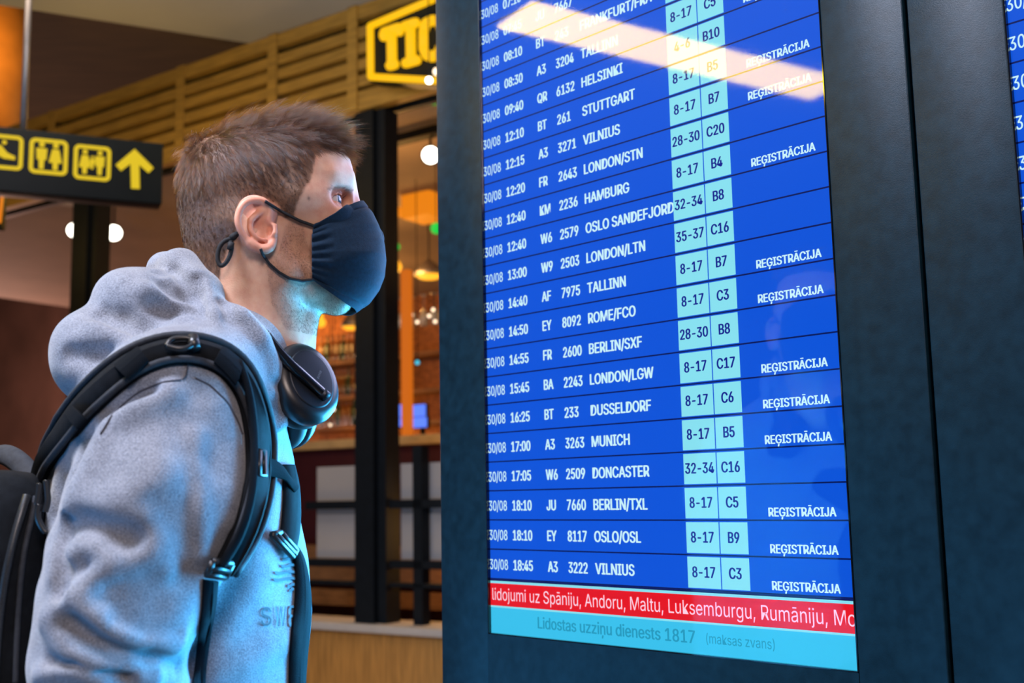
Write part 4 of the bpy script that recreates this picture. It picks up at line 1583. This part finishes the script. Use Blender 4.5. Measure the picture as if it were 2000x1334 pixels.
def cloth_mat():
    m, nt, b = new_mat('grey_melange_fleece')
    N, L = nt.nodes, nt.links
    tc = N.new('ShaderNodeTexCoord')
    n1 = N.new('ShaderNodeTexNoise'); n1.inputs['Scale'].default_value = 700; n1.inputs['Detail'].default_value = 2
    n2 = N.new('ShaderNodeTexNoise'); n2.inputs['Scale'].default_value = 45; n2.inputs['Detail'].default_value = 4
    L.new(tc.outputs['Object'], n1.inputs['Vector']); L.new(tc.outputs['Object'], n2.inputs['Vector'])
    ad = N.new('ShaderNodeMath'); ad.operation = 'MULTIPLY_ADD'; ad.inputs[1].default_value = .75
    L.new(n1.outputs['Fac'], ad.inputs[0])
    ml = N.new('ShaderNodeMath'); ml.operation = 'MULTIPLY'; ml.inputs[1].default_value = .25
    L.new(n2.outputs['Fac'], ml.inputs[0]); L.new(ml.outputs[0], ad.inputs[2])
    cr = N.new('ShaderNodeValToRGB')
    cr.color_ramp.elements[0].position = .36; cr.color_ramp.elements[1].position = .64
    cr.color_ramp.elements[0].color = (.135, .150, .186, 1); cr.color_ramp.elements[1].color = (.305, .332, .392, 1)
    L.new(ad.outputs[0], cr.inputs[0]); L.new(cr.outputs[0], b.inputs['Base Color'])
    b.inputs['Roughness'].default_value = .95; b.inputs['Specular IOR Level'].default_value = .1
    b.inputs['Sheen Weight'].default_value = .35; b.inputs['Sheen Roughness'].default_value = .5
    bp = N.new('ShaderNodeBump'); bp.inputs['Strength'].default_value = .55; bp.inputs['Distance'].default_value = .0015
    L.new(n1.outputs['Fac'], bp.inputs['Height']); L.new(bp.outputs[0], b.inputs['Normal'])
    return m


m_fleece = cloth_mat()
V, F = polygonize(hoodie_f, (-.40, -.30, .88), (.16, .31, 1.66), 0.0034, margin=2.8)
V = relax(V, F, 1, .5)
hoodie = np_mesh('hoodie', V, F, m_fleece, person)

# seams of the shoulder and yoke
m_seam = mat('seam_dark_grey', (.055, .055, .07), .95)  # darker grey for the seam lines
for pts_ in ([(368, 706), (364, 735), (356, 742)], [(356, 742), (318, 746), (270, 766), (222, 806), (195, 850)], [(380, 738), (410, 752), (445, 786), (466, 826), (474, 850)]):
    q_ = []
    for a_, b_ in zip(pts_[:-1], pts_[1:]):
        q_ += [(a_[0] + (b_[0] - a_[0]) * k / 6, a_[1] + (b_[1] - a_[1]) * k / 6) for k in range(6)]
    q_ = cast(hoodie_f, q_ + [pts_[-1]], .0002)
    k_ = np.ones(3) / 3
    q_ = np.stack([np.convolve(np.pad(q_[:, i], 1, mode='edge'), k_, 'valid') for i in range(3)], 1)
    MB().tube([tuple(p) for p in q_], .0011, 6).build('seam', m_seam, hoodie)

# stitched lettering and bars on the chest
m_stitch = mat('dark_stitching', (.07, .09, .11), .9)
def decal(name, polys, lift, parent, m, base=hoodie_f, th=.0008):
    """flat shapes (pixel polygons) laid onto a surface"""
    mb = MB()
    for vs, fs in polys:
        q = cast(base, vs, .0) 
        nn = grad(base, q)
        mb.add([tuple(p) for p in q + nn * (lift + th)] , fs, True)
    return mb.build(name, m, parent)
pol = []
for ch, x0, x1, y0, y1 in (('S', 507, 527, 1186, 1222), ('W', 535, 555, 1184, 1224), ('E', 563, 575, 1183, 1225)):
    v, fs, w = text_fit(ch, 0, 1.0)
    pol.append(([(x0 + p[0] / w * (x1 - x0), y1 - p[1] * (y1 - y0)) for p in v], fs))
for k, (xa, xb, yy) in enumerate(((548, 572, 1092), (546, 573, 1105), (534, 573, 1118), (531, 574, 1131), (558, 573, 1143), (562, 571, 1152))):
    n = 6
    vs = []
    for i in range(n + 1):
        t = i / n
        vs += [(xa + (xb - xa) * t, yy - 2.6 + 2 * math.sin(t * 6)), (xa + (xb - xa) * t, yy + 2.6 + 2 * math.sin(t * 6))]
    pol.append((vs, [(2 * i, 2 * i + 1, 2 * i + 3, 2 * i + 2) for i in range(n)]))
decal('chest_stitching', pol, .0012, hoodie, m_stitch)


# ------------------------------------------------------------------ trousers and shoes, below the picture
def trousers_f(P):
    Q = P.copy(); Q[:, 1] = np.abs(Q[:, 1])
    d = ell(P, (-.07, 0, .95), (.125, .175, .15))
    d = smin(d, cap(Q, (-.065, .088, .88), (-.035, .10, .50), .096, .078), .03)
    d = smin(d, cap(Q, (-.035, .10, .50), (-.065, .10, .10), .076, .064), .02)
    return smax(d, .075 - P[:, 2], .006)
def shoe_f(P):
    d = cap(P, (-.075, -.10, .052), (.06, -.115, .045), .047, .044)
    d = smin(d, cap(P, (.06, -.115, .040), (.13, -.12, .036), .044, .034), .02)
    d = smin(d, cap(P, (-.065, -.10, .06), (-.06, -.10, .115), .044, .046), .02)
    return smax(smax(d, .004 - P[:, 2], .006), P[:, 2] - .12, .006)
V, F = polygonize(trousers_f, (-.25, -.24, .05), (.14, .24, 1.12), .009)
np_mesh('trousers', V, F, mat('dark_denim', (.018, .022, .03), .85, bump=.3, bscale=600), person)
V, F = polygonize(shoe_f, (-.15, -.20, -.01), (.20, -.03, .15), .005)
m_shoe = mat('black_shoe', (.02, .02, .022), .55)
np_mesh('shoe', V, F, m_shoe, person)
np_mesh('shoe', V * np.array([1, -1, 1]), F[:, ::-1], m_shoe, person)
# ------------------------------------------------------------------ face mask
m_mask = mat('navy_cotton', (.004, .017, .038), .9, spec=.15, var=.22, scale=260, bump=.3, bscale=1300, sheen=.08)
m_elastic = mat('black_elastic', (.008, .010, .014), .8, bump=.3, bscale=1200)
_ct = [px(*p) for p in ((709, 399), (726, 422), (739, 448), (748, 478), (751, 508), (748, 540), (738, 566), (719, 592), (694, 609))]
_ct = np.array(_ct)
_et = np.array([px(613, 440, -.062), px(609, 462, -.066), px(609, 495, -.068), px(609, 525, -.066), px(611, 547, -.060)])


def interp_line(L, t):
    i = t * (len(L) - 1); k = min(int(i), len(L) - 2); f = i - k
    return L[k] * (1 - f) + L[k + 1] * f


NU, NVV = 64, 90
vs = []
for j in range(NVV + 1):
    t = j / NVV
    c = interp_line(_ct, t); e = interp_line(_et, t)
    for i in range(-NU, NU + 1):
        s = abs(i) / NU
        phi = s * math.pi / 2
        yy = -e[1] * math.sin(phi) ** .85
        w = 1 - math.cos(phi) ** 1.0
        x = c[0] + (e[0] - c[0]) * w
        z = c[2] + (e[2] - c[2]) * w ** (1.0 + .55 * t)
        off = 0.0
        off += .0012 * math.exp(-(s / .02) ** 2)                      # centre seam
        if s > .80:                                                    # gathered edge
            g = min(1, (s - .80) / .12)
            off += g * (.0011 * math.sin(t * 52) + .0007 * math.sin(t * 31 + 1))
        for hz in (.075, .925):                                        # stitched hems
            off -= .0018 * math.exp(-((t - hz) / .011) ** 2)
        off += .0016 * math.sin(t * 9 + s * 5) * math.sin(s * 3.1) * (1 - s * .4)
        off += .002 * math.exp(-((t - .38 - .25 * s) / .09) ** 2) * math.sin(s * math.pi)
        nx, ny = math.cos(phi), math.sin(phi)
        vs.append((x + off * nx, (-1 if i >= 0 else 1) * (yy + off * ny), z))
W_ = 2 * NU + 1
vs = np.array(vs)
for _ in range(3):                                                 # the cloth lies outside the face
    f_ = head_f(vs.astype(np.float32))
    bad = f_ < .0026
    vs[bad] += grad(head_f, vs[bad]) * (.0026 - f_[bad])[:, None]
vs = [tuple(p) for p in vs]
fs = [(j * W_ + i, j * W_ + i + 1, (j + 1) * W_ + i + 1, (j + 1) * W_ + i) for j in range(NVV) for i in range(2 * NU)]
mk = MB().add(vs, fs, True).build('face_mask', m_mask, person)
so = mk.modifiers.new('thickness', 'SOLIDIFY'); so.thickness = .0022; so.offset = 0
mk['label'] = 'navy cloth mask over nose and mouth'


def full_head(P): return np.minimum(head_f(P), ear_f(P))


def smooth_path(P, it=2):
    P = np.array(P)
    for _ in range(it):
        Q = [P[0]]
        for a, b in zip(P[:-1], P[1:]): Q += [a * .75 + b * .25, a * .25 + b * .75]
        Q.append(P[-1]); P = np.array(Q)
    return P


def on_skin(pxs, lift=.0022, f=full_head):
    q = []
    for a, b in zip(pxs[:-1], pxs[1:]):
        for t in (0, .25, .5, .75): q.append((a[0] + (b[0] - a[0]) * t, a[1] + (b[1] - a[1]) * t))
    q.append(pxs[-1])
    return smooth_path(cast(f, q, lift), 2)


for s in (1, -1):
    f3 = np.array([1, s, 1])
    for pth in (on_skin([(616, 442), (585, 431), (548, 412), (518, 393)]),
                on_skin([(613, 546), (590, 549), (566, 544), (545, 532), (526, 515), (513, 497), (509, 486)])):
        MB().tube([tuple(p * f3) for p in pth], .0021, 8, flat=.8).build('ear_loop', m_elastic, mk)
    tg = [px(474, 452, -.070), px(466, 455, -.073), px(456, 462, -.074), px(450, 467, -.073)]
    MB().tube([tuple(p * f3) for p in tg], [.0032, .0042, .0042, .0034], 10).build('cord_toggle', m_elastic, mk)
    lp = smooth_path([px(452, 466, -.074), px(438, 470, -.074), px(427, 484, -.073), px(424, 505, -.072), px(430, 521, -.072), (px(441, 515, -.074)), px(450, 498, -.075), px(453, 482, -.075), px(451, 470, -.075)], 3)
    MB().tube([tuple(p * f3) for p in lp], .0026, 8).build('ear_loop', m_elastic, mk)
    MB().tube([tuple(p * f3) for p in (px(452, 474, -.076), px(449, 487, -.077))], .0036, 8).build('cord_knot', m_elastic, mk)
# ------------------------------------------------------------------ headphones round the neck
m_plastic = mat('headphone_plastic', (.010, .012, .016), .33, spec=.6, var=.1)
m_satin = mat('headphone_satin', (.016, .019, .026), .42, metal=.5, var=.06)
m_gloss = mat('headphone_gloss', (.006, .007, .010), .12, spec=.8, var=0)
m_pad = mat('black_cushion', (.010, .010, .012), .6, var=.1)
m_mark = mat('silver_mark', (.16, .17, .19), .45, metal=.3, var=0)


def person_empty(name, p, label, cat):
    w = Vector(P_ORI + PB @ np.array(p))
    return empty(name, w, P_ANG, label, cat)


HPC = px(597, 749, -.055)
hp = person_empty('headphones', HPC, 'black over-ear headphones hanging round the neck of the man', 'headphones')
# axes of the near cup: n = outer face normal; a = long axis; b = short axis
n_ = np.array([.50, -.80, .34]); n_ /= np.linalg.norm(n_)
a_ = np.array([-.16, .30, 1.0]); a_ -= n_ * (a_ @ n_); a_ /= np.linalg.norm(a_)
b_ = np.cross(a_, n_)


def cup(n_, a_, b_, c, near):
    ring = lambda ra, rb, h, k=40: [tuple(c + a_ * (ra * math.sin(q)) + b_ * (rb * math.cos(q)) + n_ * h) for q in np.linspace(0, 2 * math.pi, k, endpoint=False)]
    def shell(prof, name, m, parent):
        vs, fs = [], []
        k = 40
        for ra, rb, h in prof: vs += ring(ra, rb, h)
        for i in range(len(prof) - 1):
            for j in range(k): fs.append((i * k + j, i * k + (j + 1) % k, (i + 1) * k + (j + 1) % k, (i + 1) * k + j))
        fs.append(tuple(range(k))); fs.append(tuple(range((len(prof) - 1) * k, len(prof) * k)))
        return MB().add(vs, fs, True).build(name, m, parent)
    shell([(.030, .024, -.034), (.043, .035, -.032), (.047, .039, -.024), (.047, .039, -.017), (.042, .034, -.012)], 'ear_cushion', m_pad, hp)
    e = shell([(.044, .036, -.014), (.049, .041, -.010), (.050, .042, -.002), (.0485, .0405, .005), (.043, .035, .011), (.036, .0285, .0125)], 'ear_cup', m_plastic, hp)
    shell([(.0362, .0288, .0105), (.0362, .0288, .0132), (.034, .0266, .0136), (.018, .014, .0142), (.0005, .0005, .0144)], 'cup_face', m_satin, e)
    return e
e1 = cup(n_, a_, b_, np.zeros(3), True)
# arm of the headband running across the cup
H0 = np.array(HPC)
ap = [px(520, 655, -.085) - H0, px(546, 688, -.085) - H0, px(575, 718, -.082) - H0, px(606, 746, -.078) - H0, px(638, 775, -.070) - H0]
ap = [np.array(p) for p in ap]
MB().tube([tuple(p) for p in smooth_path(ap, 2)], .0056, 12).build('headband_arm', m_gloss, hp)
MB().tube([tuple(ap[-1] - (ap[-1] - ap[-2]) * .30), tuple(ap[-1] + (ap[-1] - ap[-2]) * .03)], .0061, 12).build('arm_tip', m_satin, hp)
# mark on the face: short line of letters
v, fs, w = text_fit('BOSE', 0, 1.0)
lc = px(636, 722, -.07) - H0
lc = lc - n_ * (lc @ n_) + n_ * .0146
ld_ = px(650, 712, -.07) - px(633, 738, -.07); ld_ -= n_ * (ld_ @ n_); ld_ /= np.linalg.norm(ld_)
lu_ = np.cross(n_, ld_)
ln_ = .012
MB().add([tuple(lc + ld_ * ((p[0] / w - .5) * ln_) + lu_ * ((p[1] - .5) * .0026)) for p in v], fs).build('lettering', m_mark, e1)
# far cup, and the band behind the neck
c2 = px(560, 800, .075) - H0
cup(n_ * np.array([1, -1, 1]), a_ * np.array([1, -1, 1]), -b_ * np.array([1, -1, 1]), np.array(c2), False)
bd_ = smooth_path([ap[0], px(478, 622, -.088) - H0, px(440, 600, -.06) - H0, px(428, 596, 0) - H0, px(445, 606, .06) - H0, px(500, 660, .09) - H0, px(545, 760, .085) - H0, c2 + np.array([.0, .0, .02])], 3)
MB().tube([tuple(p) for p in bd_], .006, 10).build('headband', m_gloss, hp)

# ------------------------------------------------------------------ backpack
m_nylon = mat('black_nylon', (.009, .011, .014), .9, spec=.10, var=.2, scale=120, bump=.35, bscale=1500)
m_nylon2 = mat('charcoal_nylon', (.035, .04, .05), .75, spec=.25, var=.2, scale=150, bump=.35, bscale=1500)
m_web = mat('black_webbing', (.006, .008, .011), .95, spec=.06, var=.15, bump=.5, bscale=900)
m_buckle = mat('black_buckle', (.012, .013, .015), .35, spec=.6, var=0)
m_zip = mat('zip_teeth', (.05, .055, .06), .35, metal=.6, var=.3, scale=900)
BO = px(60, 1150, -.03)
bp = person_empty('backpack', BO, 'black backpack with padded shoulder straps worn by the man in the grey hoodie', 'backpack')
B0 = np.array(BO)


def bag_f(P):
    """rounded box behind the back"""
    c = px(5, 1252, .0)
    q = P - v3(c) 
    ca, sa = math.cos(R(-17)), math.sin(R(-17))
    qx = q[:, 0] * ca + q[:, 1] * sa; qy = -q[:, 0] * sa + q[:, 1] * ca
    hx = .085 + .0 * qx
    b = np.stack([np.abs(qx + .02) - .072, np.abs(qy) - .105, np.abs(q[:, 2]) - .135], 1)
    d = np.linalg.norm(np.maximum(b, 0), axis=1) + np.minimum(b.max(1), 0) - .045
    d = d - .004 * np.sin(q[:, 2] * 60 + qy * 30) * np.exp(-(qx / .1) ** 2)
    return np.maximum(d, -(hoodie_base(P) - .006))


V, F = polygonize(bag_f, px(5, 1252, 0) + np.array([-.18, -.20, -.21]), px(5, 1252, 0) + np.array([.15, .20, .21]), .005)
V = relax(V, F, 2, .5)
np_mesh('bag_body', V - B0, F, m_nylon, bp)


def band(name, left, right, m, th=.008, lift=.002, f=hoodie_f, nacross=6, edge=.0, explicit=None, parent=None, piping=None):
    """a strap lying on a surface: left and right edges as pixels, sampled smoothly"""
    def dens(L):
        L = smooth_path(np.array(L, float), 2)
        s = np.concatenate([[0], np.cumsum(np.linalg.norm(np.diff(L, axis=0), axis=1))])
        t = np.linspace(0, s[-1], 60)
        return np.stack([np.interp(t, s, L[:, i]) for i in range(L.shape[1])], 1)
    if explicit is None:
        Lp, Rp = dens(left), dens(right)
        mid = (Lp + Rp) / 2
        A, B, M = cast(f, Lp, lift), cast(f, Rp, lift), cast(f, mid, lift)
        for arr in (A, B, M):
            k = np.ones(5) / 5
            for c in range(3):
                e = np.pad(arr[:, c], 2, mode='edge'); arr[:, c] = np.convolve(e, k, 'valid')
        nrm = grad(f, M, .004)
    else:
        A, B = dens(left), dens(right)
        M = (A + B) / 2
        nrm = np.tile(explicit, (len(M), 1))
    vs, fs = [], []
    K = nacross
    n = len(A)
    ring = []
    for i in range(n):
        row = []
        for j in range(K + 1):
            t = j / K
            p = A[i] * (1 - t) ** 2 + M[i] * 2 * t * (1 - t) + B[i] * t ** 2 if explicit is None else A[i] * (1 - t) + B[i] * t
            if explicit is None:
                p = (A[i] * (1 - t) + B[i] * t) * (1 - 4 * t * (1 - t)) + M[i] * 4 * t * (1 - t)
            r = th * (1 - abs(2 * t - 1) ** 4 * .75)
            row.append((p, r))
        top = [p + nrm[i] * r for p, r in row]
        bot = [p - nrm[i] * .002 for p, r in row]
        ring.append(top + bot[::-1])
    k = len(ring[0])
    for rg in ring: vs += [tuple(p - B0) for p in rg]
    for i in range(n - 1):
        for j in range(k): fs.append((i * k + j, i * k + (j + 1) % k, (i + 1) * k + (j + 1) % k, (i + 1) * k + j))
    fs.append(tuple(range(k))); fs.append(tuple(range((n - 1) * k, n * k)))
    o = MB().add(vs, fs, True).build(name, m, parent or bp)
    if piping:
        for E in (A, B):
            MB().tube([tuple(p - B0 + q * th * .5) for p, q in zip(E, nrm)], piping, 8).build('piping', m_nylon2, o)
    return o, A, B, nrm


upper = [(30, 946), (50, 922), (80, 882), (120, 819), (152, 775), (216, 710), (268, 679), (325, 661), (383, 661), (441, 677), (485, 716), (511, 780), (525, 840), (527, 896), (521, 967), (498, 1043), (473, 1088), (444, 1124)]
lower = [(60, 975), (76, 944), (100, 912), (140, 858), (188, 806), (242, 757), (287, 725), (332, 708), (383, 709), (428, 725), (458, 762), (474, 800), (483, 858), (484, 922), (472, 986), (451, 1043), (428, 1088), (409, 1120)]
strap, SA, SB, SN = band('shoulder_strap', upper, lower, m_nylon, .013, .002, piping=.0035)
band('strap_webbing', [(472, 700), (494, 760), (505, 840), (505, 920), (498, 980), (478, 1050), (440, 1110)], [(462, 705), (482, 762), (492, 842), (492, 920), (486, 978), (464, 1046), (424, 1108)], m_web, .003, .0155, parent=strap)
band('strap_loop', [(222, 714), (250, 690), (270, 676)], [(250, 742), (272, 722), (290, 704)], m_web, .003, .0155, parent=strap)
band('strap_loop', [(128, 806), (140, 790)], [(150, 838), (168, 818)], m_web, .003, .0155, parent=strap)
band('strap_patch', [(434, 676), (448, 682), (474, 706)], [(418, 706), (440, 726), (462, 752)], m_web, .003, .0155, parent=strap)
band('lower_webbing', [(427, 1133), (423, 1170), (418, 1204), (409, 1255), (400, 1334), (396, 1400)], [(399, 1130), (398, 1165), (396, 1204), (386, 1255), (377, 1334), (372, 1400)], m_web, .003, .003)
# ladder lock of the near strap
q = cast(hoodie_f, [(404, 1122), (440, 1128), (416, 1096), (452, 1102), (410, 1109), (446, 1115)], .012)
lk = MB()
for i, j in ((0, 1), (2, 3), (4, 5), (0, 2), (1, 3)):
    lk.tube([tuple(q[i] - B0), tuple(q[j] - B0)], .0034, 8)
lk.build('ladder_lock', m_buckle, bp)
# gate ring on top of the shoulder
q = cast(hoodie_f, [(326, 676), (334, 662), (362, 659), (378, 664), (374, 678), (350, 682)], .019)
rg = smooth_path(np.concatenate([q, q[:1]]), 2)
MB().tube([tuple(p - B0) for p in rg], .0028, 8).build('gate_ring', m_buckle, strap)
q = cast(hoodie_f, [(376, 659), (380, 680)], .017)
MB().tube([tuple(p - B0) for p in q], .006, 8).build('ring_anchor', m_buckle, strap)
# sternum strap
band('sternum_strap', [(519, 893), (536, 897), (552, 908), (566, 930), (584, 950)], [(515, 927), (534, 931), (552, 934), (562, 940), (576, 962)], m_web, .002, .010)
q = cast(hoodie_f, [(507, 881), (516, 881), (517, 929), (506, 929)], .018)
rg = np.concatenate([q, q[:1]])
MB().tube([tuple(p - B0) for p in rg], .0028, 8).build('slide_buckle', m_buckle, strap)
# far strap seen along the edge of the chest
X = lambda a, b, o: px(a, b, o)
band('shoulder_strap', [(551, 906), (557, 940), (555, 990), (552, 1022), (548, 1052)], [(574, 908), (584, 950), (586, 1000), (584, 1040), (577, 1072)], m_nylon, .007, .003)
band('lower_webbing', [(560, 1060), (578, 1090), (580, 1136), (578, 1184), (570, 1240), (567, 1303), (566, 1400)], [(580, 1066), (593, 1082), (604, 1129), (609, 1176), (606, 1229), (598, 1300), (594, 1400)], m_web, .003, .003)
nf = np.array([.80, -.45, .1]); nf /= np.linalg.norm(nf)
lk = MB()
q = cast(hoodie_f, [(531, 1044), (572, 1088), (548, 1040), (579, 1074), (538, 1042), (575, 1081)], .008)
for i, j in ((0, 1), (2, 3), (4, 5), (0, 2), (1, 3)):
    lk.tube([tuple(np.array(q[i]) - B0), tuple(np.array(q[j]) - B0)], .0034, 8)
lk.build('ladder_lock', m_buckle, bp)
# front zip line, puller cords, top handle, compression strap
zp = cast(bag_f, [(52, 968), (42, 1000), (30, 1040), (18, 1090), (8, 1140), (0, 1200), (-8, 1300), (-12, 1400)], .001)
MB().tube([tuple(p - B0) for p in smooth_path(zp, 2)], .0042, 8).build('zip', m_zip, bp)
zp = cast(bag_f, [(70, 970), (62, 1010), (50, 1060), (42, 1110), (36, 1180), (32, 1260), (30, 1334)], .001)
MB().tube([tuple(p - B0) for p in smooth_path(zp, 2)], .003, 8).build('seam_piping', m_nylon2, bp)
for pts in ([(78, 944), (76, 962), (72, 985)], [(90, 938), (92, 960), (94, 980), (88, 1000)], [(76, 985), (72, 1010), (82, 1032), (90, 1040)]):
    q = [px(a, b, -.16) for a, b in pts]
    MB().tube([tuple(p - B0) for p in smooth_path(q, 2)], .0032, 8).build('zip_puller', m_buckle, bp)
hq = [px(-20, 900, -.02), px(0, 884, -.02), px(25, 893, -.03), px(50, 915, -.04), px(62, 940, -.05)]
MB().tube([tuple(p - B0) for p in smooth_path(hq, 2)], [.012] * len(smooth_path(hq, 2)), 10, flat=.5).build('grab_handle', m_nylon2, bp)
